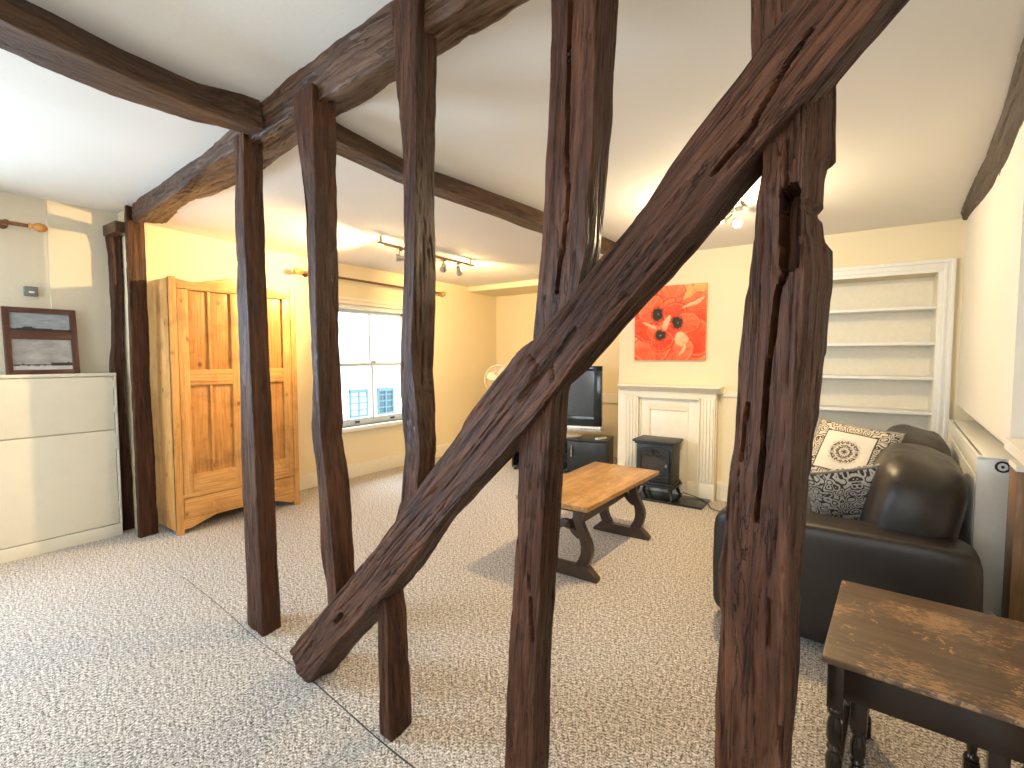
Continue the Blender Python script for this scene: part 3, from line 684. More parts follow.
joist('smooth bowed timber joist in the upper left corner, ending at the rough beam',
      [(-2.69, -2.10, -2.0, -1.88, -2.05, 2.45, 2.27), (-1.0, -2.20, -2.08, -1.96, -2.13, 2.45, 2.27), (0.0, -2.25, -2.13, -2.01, -2.20, 2.45, 2.27), (0.369, -2.27, -2.16, -2.036, -2.235, 2.45, 2.27), (0.5, -2.29, -2.176, -2.057, -2.275, 2.45, 2.27),
       (0.7, -2.32, -2.218, -2.097, -2.31, 2.45, 2.27), (0.96, -2.30, -2.22, -2.119, -2.265, 2.45, 2.27), (1.10, -2.25, -2.15, -2.10, -2.215, 2.45, 2.27), (1.17, -2.24, -2.14, -2.09, -2.21, 2.45, 2.27)], 5)
joist('straight timber joist beyond the posts, running along the far ceiling',
      [(1.28, -2.01, -1.92, -1.88, -2.01, 2.40, 2.255), (1.80, -1.99, -1.92, -1.87, -1.985, 2.34, 2.21), (2.3, -1.91, -1.82, -1.755, -1.885, 2.31, 2.18), (2.9, -1.87, -1.74, -1.72, -1.86, 2.31, 2.18), (3.76, -1.80, -1.70, -1.65, -1.79, 2.31, 2.18), (4.68, -1.76, -1.66, -1.62, -1.75, 2.31, 2.18)], 9)
# wall plate along the top of the right wall
rows = []
for y, xl, zr in ((4.66, 0.615, 2.29), (4.45, 0.575, 2.235), (4.0, 0.545, 2.19), (3.38, 0.515, 2.135), (3.05, 0.49, 2.12), (2.63, 0.455, 2.165), (2.18, 0.41, 2.18), (1.4, 0.34, 2.16)):
    rows.append(((xl, y, 2.32), (xl, y, 2.255), (wx(y)+0.005, y, min(zr, 2.25)), (wx(y)+0.005, y, 2.32)))
tag(timber('wall_plate_beam', rows, oak('weathered_grey_oak', (0.05, 0.036, 0.028), (0.10, 0.078, 0.062), (0.17, 0.14, 0.12), 0.6), M=48, amp=0.003, wave=0.006, seed=14, rnd=1),
    'curved weathered timber along the top of the right hand wall', 'ceiling beam')
# old post against the left wall with its bracket
rows = []
for z, y0, y1 in ((2.24, 1.295, 1.365), (2.05, 1.315, 1.38), (1.80, 1.318, 1.372), (1.55, 1.31, 1.365), (1.38, 1.31, 1.36), (1.13, 1.29, 1.355), (0.68, 1.305, 1.37), (0.01, 1.31, 1.395), (-0.01, 1.31, 1.395)):
    rows.append(((-4.435, y0, z), (-4.435, y1, z), (-4.53, y1, z), (-4.53, y0, z)))
wp = timber('wall_stud', rows, M=40, amp=0.005, wave=0.015, seed=50)
tag(wp, 'thin crooked dark timber stud against the left wall, beside the cabinet end', 'timber post')
bm = B(); box(bm, -4.46, -4.215, 1.275, 1.345, 2.17, 2.245, 0.008, 3)
tag(obj('timber_block', bm, M_OAK_B), 'short dark timber block joining the wall stud to the frame near the ceiling', 'timber block')
# ================================================================== WARDROBE (front looks along +X)
W = thing('wardrobe', 'tall pine wardrobe with two panelled doors and one drawer against the left wall', 'wardrobe', (-3.98, 1.495, 0), R(90))
WW, WD = 0.965, 0.395
bm = B()
box(bm, 0, 0.025, 0.004, WD, 0.03, 1.865, 0.004); box(bm, WW-0.025, WW, 0.004, WD, 0.03, 1.865, 0.004)
box(bm, 0.02, WW-0.02, WD-0.015, WD, 0.1, 1.85); box(bm, 0.02, WW-0.02, 0.02, WD, 1.83, 1.85); box(bm, 0.02, WW-0.02, 0.02, WD, 0.26, 0.28)
obj('body', bm, M_PINE, W)
for x0 in (0, WW-0.05):
    bm = B(); box(bm, x0, x0+0.05, 0, 0.03, 0.0, 1.875, 0.006); obj('corner_stile', bm, M_PINE, W)
for sgn in (0, 1):
    X0, X1 = (0.052, 0.4815) if sgn == 0 else (0.4835, WW-0.052)
    def X(u): return X0+u if sgn == 0 else X1-u
    def bx(bm, a, b, y0, y1, z0, z1, bev=0.003): box(bm, min(X(a), X(b)), max(X(a), X(b)), y0, y1, z0, z1, bev)
    d = thing('door', None, None); d.parent = W
    bm = B(); bx(bm, 0, 0.070, 0.002, 0.026, 0.285, 1.80); obj('stile', bm, M_PINE, d)
    for z0, z1 in ((0.43, 1.09), (1.205, 1.79)):
        bm = B(); bx(bm, 0.205, 0.222, 0.006, 0.024, z0, z1); obj('muntin', bm, M_PINE, d)
    bm = B(); bx(bm, 0.37, 0.4295, 0.002, 0.026, 0.285, 1.80)
    obj('stile', bm, M_PINE, d)
    for z0, z1 in ((1.09, 1.205), (0.285, 0.43)):
        bm = B(); bx(bm, 0.068, 0.372, 0.003, 0.026, z0, z1); obj('rail', bm, M_PINEH, d)
    bm = B(); pl = []
    for k in range(25):
        u = 0.4295*k/24; z = 1.862+0.0+0.052*(0.5-0.5*math.cos(math.pi*max(0, (u-0.13)/0.30)))-0.012*math.sin(math.pi*min(1, u/0.2))
        pl.append((X(u), z))
    pl += [(X(0.4295), 1.79), (X(0), 1.79)]
    prism(bm, pl, 0.002, 0.026, 'XZ', bev=0.002); obj('shaped_top_rail', bm, M_PINEH, d)
    mp = pine('pine_panel_%d' % sgn, True, (0.27, 0.11, 0.028), (0.47, 0.215, 0.058), (0.60, 0.32, 0.105))
    for a, b in ((0.066, 0.208), (0.218, 0.374)):
        for z0, z1 in ((1.20, 1.80), (0.425, 1.095)):
            bm = B(); bx(bm, a, b, 0.019, 0.024, z0, z1, 0.002); obj('panel', bm, mp, d)
    for z in (0.55, 1.55):
        bm = B(); tube(bm, [(X(0.0), 0.0, z), (X(0.0), 0.0, z+0.06)], 0.004); obj('hinge', bm, M_BRASS, d)
bm = B(); box(bm, 0.045, WW-0.045, 0.0, 0.03, 0.262, 0.29, 0.006); obj('waist_moulding', bm, M_PINEH, W)
dr = thing('drawer', None, None); dr.parent = W
bm = B(); box(bm, 0.053, WW-0.053, 0.003, 0.028, 0.112, 0.258, 0.005); obj('drawer_front', bm, M_PINEH, dr)
for x in (0.235, 0.735):
    bm = B(); lathe(bm, [(0.009, 0), (0.009, 0.012), (0.022, 0.018), (0.027, 0.028), (0.022, 0.038), (0, 0.041)], align((0, -1, 0), (x, 0.004, 0.185))); obj('knob', bm, M_PINE, dr)
bm = B(); pl = [(0.05, 0.11), (0.05, 0.035)]
for k in range(31):
    u = k/30; x = 0.05+(WW-0.10)*u; e = min(u, 1-u)
    z = 0.035 if e < 0.06 else 0.035+0.05*min(1, (e-0.06)/0.17)**0.75
    if 0.22 < e < 0.27: z = 0.085+0.012*math.sin(math.pi*(e-0.22)/0.1)
    elif e >= 0.27: z = 0.097
    pl.append((x, z))
pl += [(WW-0.05, 0.035), (WW-0.05, 0.11)]
seen = []; 
for p in pl:
    if not seen or (abs(p[0]-seen[-1][0])+abs(p[1]-seen[-1][1])) > 1e-5: seen.append(p)
prism(bm, seen, 0.004, 0.026, 'XZ'); obj('shaped_apron', bm, M_PINEH, W)

# ================================================================== CABINET, PICTURE, SENSOR
Cb = thing('cabinet', 'low pale cream cupboard with a tall lower flap along the left wall', 'cabinet', (-4.36, 1.285, 0), R(90))
bm = B(); box(bm, -1.75, -0.0, 0.02, 0.144, 0.0, 1.165, 0.003); obj('body', bm, M_CAB, Cb)
bm = B(); box(bm, -1.76, 0.004, -0.004, 0.144, 1.165, 1.187, 0.004); obj('worktop', bm, M_CAB, Cb)
bm = B(); box(bm, -1.75, -0.018, 0, 0.022, 0.782, 1.160, 0.003); obj('upper_flap', bm, M_CAB, Cb)
bm = B(); box(bm, -1.75, -0.018, 0, 0.022, 0.092, 0.774, 0.003); obj('lower_flap', bm, M_CAB, Cb)
bm = B(); box(bm, -1.75, 0.0, -0.003, 0.022, 0.0, 0.086, 0.003); obj('plinth', bm, M_CAB, Cb)
bm = B(); box(bm, -0.013, 0.001, -0.006, 0.022, 0.086, 1.163, 0.003)
for z in (0.2, 0.64, 0.70, 0.90, 1.08): box(bm, -0.019, -0.009, -0.012, 0.0, z, z+0.05, 0.003)
obj('hinge_strip', bm, M_CAB, Cb)
def paint_grid(name, x0, x1, z0, z1, y, f, nx, nz, m, parent, th=0.004):
    bm = B(); cl = bm.loops.layers.float_color.new('Col')
    g = [[bm.verts.new((x0+(x1-x0)*i/nx, y, z0+(z1-z0)*j/nz)) for j in range(nz+1)] for i in range(nx+1)]
    for i in range(nx):
        for j in range(nz):
            fc = bm.faces.new((g[i][j], g[i+1][j], g[i+1][j+1], g[i][j+1]))
            for l in fc.loops:
                v = l.vert.co; l[cl] = (*f((v.x-x0)/(x1-x0), (v.z-z0)/(z1-z0)), 1)
    return obj(name, bm, m, parent, False)
def sea_a(u, v):
    n_ = noise.noise(Vector((u*5, v*9, 1)))*0.5+noise.noise(Vector((u*16, v*30, 5)))*0.3
    hill = 0.16+0.09*noise.noise(Vector((u*3, 0, 2)))+0.10*math.exp(-((u-0.3)/0.12)**2)
    if v < hill: return (0.035, 0.03, 0.035)
    k = 0.30+0.14*n_; return (k*0.9, k*1.02, k*1.12)
def sea_b(u, v):
    n_ = noise.noise(Vector((u*4, v*6, 11)))+0.5*noise.noise(Vector((u*12, v*26, 4)))
    if abs(v-0.17-0.03*noise.noise(Vector((u*9, 3, 3)))) < 0.018 or (u > 0.62 and 0.15 < v < 0.24+0.06*noise.noise(Vector((u*20, 1, 1)))): return (0.03, 0.03, 0.035)
    k = 0.34+0.12*n_
    if v < 0.15: k += 0.15
    return (k, k*1.0, k*0.98)
P = thing('picture', 'brown framed picture of two grey coastal views leaning on the cream cupboard top', 'picture', (-4.40, 0.735, 1.187), R(90))
P.rotation_euler = (R(-6), 0, R(90))
PW, PH = 0.365, 0.44
M_FRAME = plain('red_brown_frame_wood', (0.075, 0.026, 0.015), 0.35, var=0.2, scale=40)
bm = B()
for a in ((0, 0.036, 0, PH), (PW-0.036, PW, 0, PH), (0.03, PW-0.03, 0, 0.03), (0.03, PW-0.03, PH-0.034, PH), (0.03, PW-0.03, 0.232, 0.288)): box(bm, a[0], a[1], 0, 0.022, a[2], a[3], 0.004)
obj('frame', bm, M_FRAME, P)
M_PIC = vcol('printed_picture', 0.25, 0.5)
paint_grid('upper_photo', 0.034, PW-0.034, 0.285, PH-0.032, 0.012, sea_a, 60, 26, M_PIC, P)
paint_grid('lower_photo', 0.034, PW-0.034, 0.028, 0.235, 0.012, sea_b, 60, 40, M_PIC, P)
bm = B(); box(bm, 0.01, PW-0.01, 0.016, 0.026, 0.01, PH-0.01); obj('backing', bm, M_BLACK, P)
S = thing('wall_sensor', 'small grey box sensor high on the left wall above the framed picture', 'sensor', (XN, 0.89, 1.705))
bm = B(); box(bm, 0, 0.035, -0.034, 0.034, 0, 0.062, 0.005); obj('housing', bm, plain('grey_plastic', (0.16, 0.165, 0.155), 0.5), S)
bm = B(); box(bm, 0.03, 0.038, -0.014, 0.014, 0.02, 0.030, 0.002); obj('front_slot', bm, M_WHITE, S)

# ================================================================== CURTAIN POLES
def curtain_pole(label, x, wall, y0, y1, z, ends):
    o = thing('curtain_pole', label, 'curtain pole', (x, y0, z))
    L = y1-y0
    bm = B(); tube(bm, [(0, 0, 0), (0, L, 0)], 0.0125, 12); obj('rod', bm, M_RODWOOD, o)
    prof = [(0.0125, 0), (0.019, 0.004), (0.019, 0.014), (0.011, 0.020), (0.022, 0.034), (0.030, 0.055), (0.026, 0.078), (0.012, 0.094), (0, 0.098)]
    for e in ends:
        bm = B(); lathe(bm, prof, align((0, e, 0), (0, L if e > 0 else 0, 0))); obj('finial', bm, M_FINIAL, o)
    for yb in ((0.10, L-0.10) if L > 1.5 else (L-0.60,)):
        bm = B(); tube(bm, [(wall-x, yb, 0), (0, yb, 0)], 0.008); lathe(bm, [(0.026, 0), (0.026, 0.008), (0.012, 0.014)], align((1, 0, 0), (wall-x, yb, 0))); lathe(bm, [(0.019, -0.01), (0.019, 0.01)], align((0, 1, 0), (0, yb, 0))); obj('bracket', bm, M_RODWOOD, o)
    return o
curtain_pole('dark curtain pole with honey finial at the upper left edge, above the cream cupboard', -4.42, XN, -1.75, 0.875, 2.15, (1,))
curtain_pole('long dark curtain pole above the street window', -4.27, XL, 2.72, 4.60, 2.10, (1, -1))

# ================================================================== CEILING SPOTLIGHTS
def spot_head(parent, p, aim, lit=True, s=1.0):
    h = thing('spot_head', None, None); h.parent = parent
    A = align(aim, p)
    bm = B(); lathe(bm, [(0.012*s, -0.055*s), (0.020*s, -0.05*s), (0.024*s, -0.01*s), (0.034*s, 0.025*s), (0.034*s, 0.03*s), (0.028*s, 0.028*s), (0.018*s, 0.0)], A); obj('shade', bm, M_CHROME, h)
    bm = B(); lathe(bm, [(0, 0.001*s), (0.025*s, 0.006*s), (0.026*s, 0.02*s), (0, 0.024*s)], A); obj('bulb', bm, M_BULB if lit else plain('unlit_bulb_glass', (0.2, 0.2, 0.19), 0.1), h)
    return h
T = thing('track_light', 'long bronze ceiling track with four warm spotlights by the street window', 'ceiling light', (-3.15, 2.66, 0))
bm = B(); box(bm, -0.013, 0.013, 0, 1.22, 2.206, 2.228, 0.004)
for y in (0.04, 0.61, 1.18): tube(bm, [(0, y, 2.22), (0, y, 2.285)], 0.010)
obj('track', bm, M_BRASS, T)
for y, aim in ((0.24, (-0.6, -0.75, 0.02)), (0.55, (-0.6, -0.2, -0.2)), (0.78, (-0.5, 0.4, -0.3)), (1.0, (-0.3, 0.5, -0.5))):
    bm = B(); box(bm, -0.016, 0.016, y-0.02, y+0.02, 2.19, 2.208, 0.004); tube(bm, [(0, y, 2.20), (0, y, 2.155)], 0.006); obj('hanger', bm, M_BRASS, T)
    spot_head(T, (0, y, 2.13), aim, True)
F2 = thing('spotlight_plate', 'small square chrome ceiling plate with two spotlights, just above the diagonal brace', 'ceiling light', (-0.65, 3.42, 2.265))
bm = B(); box(bm, -0.055, 0.055, -0.055, 0.055, -0.028, 0.006, 0.006); obj('ceiling_plate', bm, M_CHROME, F2)
for x, y, z, aim, lit in ((-0.045, -0.02, -0.075, (-0.5, -0.35, -0.45), True), (0.028, -0.03, -0.12, (0.25, -0.85, -0.35), False)):
    bm = B(); tube(bm, [(x*0.6, y*0.5, -0.02), (x, y+0.02, z)], 0.006); obj('arm', bm, M_CHROME, F2)
    spot_head(F2, (x, y, z), aim, lit, 1.0)
spot('track_bulb', (-3.25, 2.80, 2.115), (-1.0, -1.15, -0.05), 190, WARM, 128, 0.6, 0.022)
spot('track_bulb.001', (-3.17, 3.72, 2.11), (-0.75, 1.3, -0.35), 115, WARM, 140, 0.8)
point('track_bulb.002', (-3.18, 3.19, 2.11), 8, WARM, 0.03)
point('track_bulb.003', (-3.18, 3.74, 2.16), 4, WARM, 0.02)
point('track_bulb.004', (-3.24, 2.76, 2.15), 4, WARM, 0.02)
spot('plate_bulb', (-0.72, 3.22, 2.14), (-0.25, -0.15, -1.0), 80, WARM, 155, 1.0, 0.025)
point('plate_ceiling_fill', (-0.70, 3.22, 2.06), 42, (1.0, 0.80, 0.50), 0.04)  # extra fill added below the plate to brighten the far ceiling

# ================================================================== FIREPLACE, STOVE, HEARTH
Fp = thing('fireplace_surround', 'cream painted fireplace surround with fluted pilasters on the chimney breast', 'fireplace', (-1.43, YC, 0))
bm = B(); box(bm, -0.475, 0.46, -0.05, 0, 0, 0.98, 0.004); obj('back_board', bm, M_TRIM, Fp)
for s in (-1, 1):
    bm = B(); xa, xb = (-0.40, -0.265) if s < 0 else (0.325, 0.452)
    box(bm, xa, xb, -0.082, -0.04, 0.0, 0.94, 0.004)
    for k in range(4):
        xx = xa+0.02+k*(xb-xa-0.04)/3; box(bm, xx-0.008, xx+0.008, -0.092, -0.075, 0.16, 0.92, 0.006)
    box(bm, xa-0.004, xb+0.004, -0.088, -0.04, 0.0, 0.15, 0.005)
    obj('pilaster', bm, M_TRIM, Fp)
bm = B(); box(bm, -0.41, 0.455, -0.084, -0.04, 0.925, 0.985, 0.004); obj('frieze', bm, M_TRIM, Fp)
bm = B(); pl = [(0.0, 0.972), (-0.088, 0.972), (-0.096, 0.980), (-0.120, 0.990), (-0.150, 1.016), (-0.162, 1.022), (-0.162, 1.036), (0.0, 1.036)]
prism(bm, pl, -0.445, 0.505, 'YZ'); obj('mantel_shelf', bm, M_TRIM, Fp)
bm = B()
for o_, d_ in ((0.0, 0.100), (0.018, 0.076)):
    t_ = 0.014
    box(bm, -0.265+o_, -0.265+o_+t_, -d_, -0.04, 0.0, 0.925-o_, 0.003); box(bm, 0.325-o_-t_, 0.325-o_, -d_, -0.04, 0.0, 0.925-o_, 0.003); box(bm, -0.265+o_, 0.325-o_, -d_, -0.04, 0.925-o_-t_, 0.925-o_, 0.003)
obj('architrave', bm, M_TRIM, Fp)
bm = B(); box(bm, -0.235, -0.158, -0.062, -0.04, 0, 0.893, 0.002); box(bm, 0.215, 0.295, -0.062, -0.04, 0, 0.893, 0.002); box(bm, -0.16, 0.22, -0.062, -0.04, 0.812, 0.893, 0.002)
box(bm, 0.205, 0.30, -0.066, -0.04, 0.0, 0.15, 0.003)
obj('slips', bm, M_TRIM, Fp)
bm = B(); box(bm, -0.16, 0.217, -0.0525, -0.04, 0.0, 0.812, 0.002)
for xa, xb, za, zb in ((-0.158, -0.146, 0, 0.812), (0.203, 0.215, 0, 0.812), (-0.158, 0.215, 0.80, 0.812)): box(bm, xa, xb, -0.066, -0.04, za, zb, 0.003)
obj('closing_panel', bm, M_TRIM, Fp)
Hs = thing('hearth_slab', 'thin black slab on the carpet under the stove', 'hearth', (-1.30, 4.45, 0))
bm = B(); box(bm, -0.31, 0.30, -0.16, 0.145, 0, 0.02, 0.004); obj('slab', bm, M_SLAB, Hs)
St = thing('stove', 'small black electric stove with an arched window standing on the black slab', 'stove', (-1.44, 4.465, 0.02)); St.scale = (1, 1, 1.04)
bm = B(); box(bm, -0.165, 0.165, -0.115, 0.125, 0.135, 0.475, 0.008); obj('body', bm, M_BLACK, St)
bm = B(); box(bm, -0.195, 0.195, -0.145, 0.14, 0.485, 0.508, 0.01); box(bm, -0.178, 0.178, -0.128, 0.13, 0.468, 0.488, 0.006); obj('top_plate', bm, M_BLACK, St)
bm = B(); box(bm, -0.19, 0.19, -0.15, 0.135, 0.098, 0.118, 0.008); box(bm, -0.178, 0.178, -0.135, 0.13, 0.118, 0.14, 0.01); obj('base_plate', bm, M_BLACK, St)
for sx in (-1, 1):
    for sy in (-1, 1):
        bm = B(); tube(bm, smooth_path([(sx*0.145, sy*0.095, 0.10), (sx*0.152, sy*0.105, 0.06), (sx*0.168, sy*0.122, 0.015), (sx*0.178, sy*0.13, 0.0)], 4), [0.024, 0.022, 0.021, 0.019, 0.017, 0.016, 0.015, 0.014, 0.014, 0.014, 0.016, 0.018, 0.02], 10); obj('leg', bm, M_BLACK, St)
dr = thing('door', None, None); dr.parent = St
def arch(x0, x1, z0, z1, rise, n=12):
    pl = [(x0, z0)]
    for k in range(n+1):
        u = k/n; pl.append((x0+(x1-x0)*u, z1-rise+rise*math.sin(math.pi*u)**0.6 if 0 < u < 1 else z1-rise))
    pl.append((x1, z0)); return pl
bm = B(); o_ = arch(-0.145, 0.145, 0.155, 0.455, 0.035, 14); i_ = arch(-0.115, 0.115, 0.215, 0.432, 0.04, 14)
Va = [bm.verts.new((x, -0.132, z)) for x, z in o_]; Vb = [bm.verts.new((x, -0.132, z)) for x, z in i_]; Vc = [bm.verts.new((x, -0.11, z)) for x, z in o_]; Vd = [bm.verts.new((x, -0.112, z)) for x, z in i_]
n_ = len(o_)
for k in range(n_):
    j = (k+1) % n_
    bm.faces.new((Va[k], Va[j], Vb[j], Vb[k])); bm.faces.new((Va[k], Vc[k], Vc[j], Va[j])); bm.faces.new((Vb[k], Vb[j], Vd[j], Vd[k]))
obj('door_frame', bm, M_BLACK, dr)
bm = B()
for a in (-70, -42, -14, 14, 42, 70):
    s_, c_ = math.sin(R(a)), math.cos(R(a)); tube(bm, [(0.012*s_, -0.126, 0.385+0.004*c_), (0.05*s_, -0.127, 0.385+0.035*c_)], [0.004, 0.007], 8)
for s in (-1, 1): tube(bm, smooth_path([(s*0.012, -0.126, 0.378), (s*0.045, -0.127, 0.368), (s*0.075, -0.127, 0.382), (s*0.113, -0.126, 0.355)], 4), 0.005, 8)
obj('leaf_grille', bm, M_BLACK, dr)
bm = B(); box(bm, -0.118, 0.118, -0.1165, -0.1155, 0.21, 0.436); obj('door_glass', bm, plain('dark_stove_glass', (0.045, 0.046, 0.048), 0.10, var=0.4, scale=25), dr)
bm = B(); lathe(bm, [(0.006, 0), (0.006, 0.02), (0.012, 0.024), (0.012, 0.032), (0, 0.034)], align((0, -1, 0), (0.128, -0.13, 0.30))); obj('door_knob', bm, M_CHROME, dr)
bm = B(); box(bm, -0.115, 0.115, -0.135, -0.11, 0.165, 0.20, 0.005); obj('vent_flap', bm, M_BLACK, St)
for k, (x, z, r_) in enumerate(((-0.05, 0.235, 0.022), (0.04, 0.232, 0.024), (0.0, 0.262, 0.02))):
    bm = B(); tube(bm, [(x-0.05, -0.1165, z), (x+0.05, -0.1165, z+0.01)], r_*0.25, 8); obj('log', bm, M_BLACK, St)
bm = B(); tube(bm, smooth_path([(-1.24, 4.575, 0.05), (-1.10, 4.565, 0.026), (-1.0, 4.46, 0.024), (-0.93, 4.36, 0.006), (-0.82, 4.33, 0.005), (-0.66, 4.42, 0.005), (-0.52, 4.60, 0.005), (-0.46, 4.665, 0.03)], 8), 0.004, 8)
tag(obj('power_cord', bm, M_BLACK), 'thin black cord running over the carpet from the stove slab', 'cord')

# ================================================================== POPPY CANVAS
PETALS = [  # centre, radii, turn, tone: painted back to front
    (0.86, 0.90, 0.30, 0.20, -25, 2), (0.62, 0.95, 0.22, 0.16, 10, 2), (0.10, 0.30, 0.16, 0.26, 10, 2), (0.12, 0.08, 0.22, 0.14, 0, 2),
    (0.22, 0.86, 0.30, 0.26, 25, 0), (0.50, 0.82, 0.20, 0.26, -20, 1), (0.84, 0.74, 0.28, 0.14, 22, 1), (0.88, 0.56, 0.24, 0.13, 8, 0), (0.10, 0.60, 0.22, 0.22, 0, 0),
    (0.84, 0.30, 0.26, 0.27, 10, 0), (0.60, 0.14, 0.24, 0.20, -15, 1), (0.26, 0.16, 0.30, 0.22, 12, 1), (0.16, 0.40, 0.24, 0.17, -14, 0), (0.24, 0.68, 0.20, 0.17, 40, 1),
    (0.46, 0.66, 0.10, 0.20, -32, 1), (0.60, 0.62, 0.17, 0.17, 15, 0), (0.74, 0.50, 0.17, 0.13, 5, 1), (0.56, 0.38, 0.14, 0.13, -40, 0), (0.40, 0.26, 0.17, 0.16, 10, 0), (0.30, 0.38, 0.15, 0.11, -15, 1),
    (0.665, 0.30, 0.10, 0.12, 30, 3), (0.47, 0.50, 0.025, 0.11, -30, 3), (0.22, 0.47, 0.12, 0.022, -18, 3), (0.84, 0.76, 0.17, 0.022, 24, 3), (0.70, 0.14, 0.02, 0.10, -20, 3), (0.80, 0.88, 0.16, 0.05, 30, 2), (0.95, 0.94, 0.12, 0.07, 10, 2)]
TONES = [((0.80, 0.050, 0.018), (0.88, 0.13, 0.055)), ((0.84, 0.085, 0.03), (0.90, 0.22, 0.10)), ((0.80, 0.30, 0.085), (0.90, 0.50, 0.18)), ((0.88, 0.33, 0.16), (0.92, 0.56, 0.32))]
def poppy(u, v):
    n1 = noise.noise(Vector((u*4, v*4, 7))); n2 = noise.noise(Vector((u*11, v*11, 3))); n3 = noise.noise(Vector((u*26, v*26, 9)))
    uu, vv = u+0.05*n1+0.022*n2, v+0.05*noise.noise(Vector((u*4, v*4, 21)))+0.012*n3
    col = Vector((0.80, 0.10, 0.035)).lerp(Vector((0.90, 0.35, 0.12)), max(0, min(1, 0.4+n1)))
    for px_, pz_, rx, rz, an, tn in PETALS:
        c_, s_ = math.cos(R(an)), math.sin(R(an)); dx, dz = uu-px_, vv-pz_
        a, b = (dx*c_+dz*s_)/rx, (-dx*s_+dz*c_)/rz; q = math.hypot(a, b)
        if q < 1:
            lo, hi = TONES[tn]; st = noise.noise(Vector((math.atan2(b, a)*4, q*1.2, px_*9)))
            k = max(0, min(1, 0.45+0.55*st+0.35*b))
            col = Vector(lo).lerp(Vector(hi), k)
            if q > 0.93: col = col.lerp(Vector((0.50, 0.03, 0.012)), 0.55)
            elif q > 0.84: col = col.lerp(Vector((0.93, 0.34, 0.16)), 0.35)
        elif q < 1.10: col = col.lerp(Vector((0.42, 0.02, 0.01)), 0.45*(1.10-q)/0.10)
    for cx, cz, rx, rz in ((0.335, 0.62, 0.075, 0.085), (0.615, 0.50, 0.070, 0.080), (0.38, 0.335, 0.075, 0.062)):
        q = math.hypot((u-cx)/rx, (v-cz)/rz)+0.25*n3
        if q < 1.0: col = Vector((0.045, 0.04, 0.03)) if q > 0.30 or n3 < 0 else Vector((0.22, 0.17, 0.11))
        elif q < 1.35: col = col.lerp(Vector((0.45, 0.02, 0.01)), 0.6)
    return tuple(max(0.0, c) for c in col)
Pp = thing('canvas_picture', 'square red canvas picture of three poppies hanging above the fireplace', 'picture', (-1.75, YC-0.032, 1.27))
bm = B(); box(bm, 0, 0.665, 0.001, 0.032, 0, 0.70, 0.002); obj('canvas_edge', bm, plain('pale_canvas_edge', (0.62, 0.40, 0.18), 0.7), Pp)
paint_grid('canvas_front', 0.0, 0.665, 0.0, 0.70, 0.0, poppy, 150, 156, vcol('printed_canvas', 0.7, 0.2), Pp)

# ================================================================== BOOKCASE
Bc = thing('bookcase', 'built-in white alcove bookcase with a stepped frame behind the sofa', 'bookcase', (0, YC, 0))
for nm, x0, x1, z0, z1 in (('frame_stile', BX1-0.005, BX1+0.085, 0, 2.0), ('frame_stile', BX0-0.085, BX0+0.005, 0, 2.0), ('frame_head', BX0-0.085, BX1+0.085, BZ1-0.005, 2.0)):
    bm = B()
    if nm == 'frame_stile':
        s = 1 if x0 > 0 else -1; a = x0 if s > 0 else x1
        for o_, w_, d_ in ((0, 0.03, 0.012), (0.028, 0.022, 0.022), (0.048, 0.018, 0.016), (0.064, 0.026, 0.032)): box(bm, min(a+s*o_, a+s*(o_+w_)), max(a+s*o_, a+s*(o_+w_)), -d_, 0.002, z0, z1, 0.004)
    else:
        for o_, w_, d_ in ((0, 0.03, 0.0125), (0.028, 0.022, 0.0225), (0.048, 0.018, 0.0165), (0.064, 0.026, 0.0325)): box(bm, BX0-o_-w_+0.005, BX1+o_+w_-0.005, -d_, 0.002, z0+o_, z0+o_+w_, 0.004)
    obj(nm, bm, M_WHITE, Bc)
for z in (1.677, 1.412, 1.153, 0.892, 0.45):
    bm = B(); box(bm, BX0+0.001, BX1-0.001, 0.035, 0.265, z-0.024, z, 0.003); obj('shelf', bm, M_WHITE, Bc)
bm = B(); box(bm, BX0+0.001, BX1-0.001, 0.258, 0.269, 0.0, BZ1-0.002); box(bm, BX0+0.0005, BX0+0.006, 0.02, 0.268, 0, BZ1-0.002); box(bm, BX1-0.006, BX1-0.0005, 0.02, 0.268, 0, BZ1-0.002); obj('lining', bm, M_TRIM, Bc)
# ================================================================== TELEVISION ON ITS STAND
TA = R(13.5)
Ts = thing('television_stand', 'low black television stand with a cupboard door in the alcove left of the fireplace', 'television stand', (-2.12, 4.87, 0), TA)
M_TVS = plain('black_ash_veneer', (0.014, 0.018, 0.022), 0.35, var=0.25, scale=12)
SL = 1.10; SH = 0.40
bm = B(); box(bm, -SL, 0, 0, 0.42, SH-0.022, SH, 0.003); obj('top', bm, M_TVS, Ts)
bm = B()
for x in (-SL, -0.44, -0.02): box(bm, x, x+0.02, 0.01, 0.41, 0.03, SH-0.022, 0.002)
box(bm, -SL, 0, 0.01, 0.41, 0.03, 0.05, 0.002); box(bm, -SL, -0.43, 0.02, 0.41, 0.21, 0.226, 0.002); box(bm, -SL+0.01, -0.01, 0.40, 0.41, 0.03, SH-0.03)
obj('carcass', bm, M_TVS, Ts)
d = thing('door', None, None); d.parent = Ts
bm = B(); box(bm, -0.435, -0.004, -0.012, 0.01, 0.055, SH-0.026, 0.003); obj('door_panel', bm, M_TVS, d)
bm = B(); tube(bm, [(-0.385, -0.03, 0.21), (-0.385, -0.03, 0.34)], 0.010); tube(bm, [(-0.385, -0.03, 0.22), (-0.385, -0.01, 0.22)], 0.004); tube(bm, [(-0.385, -0.03, 0.33), (-0.385, -0.01, 0.33)], 0.004); obj('handle', bm, M_CHROME, d)
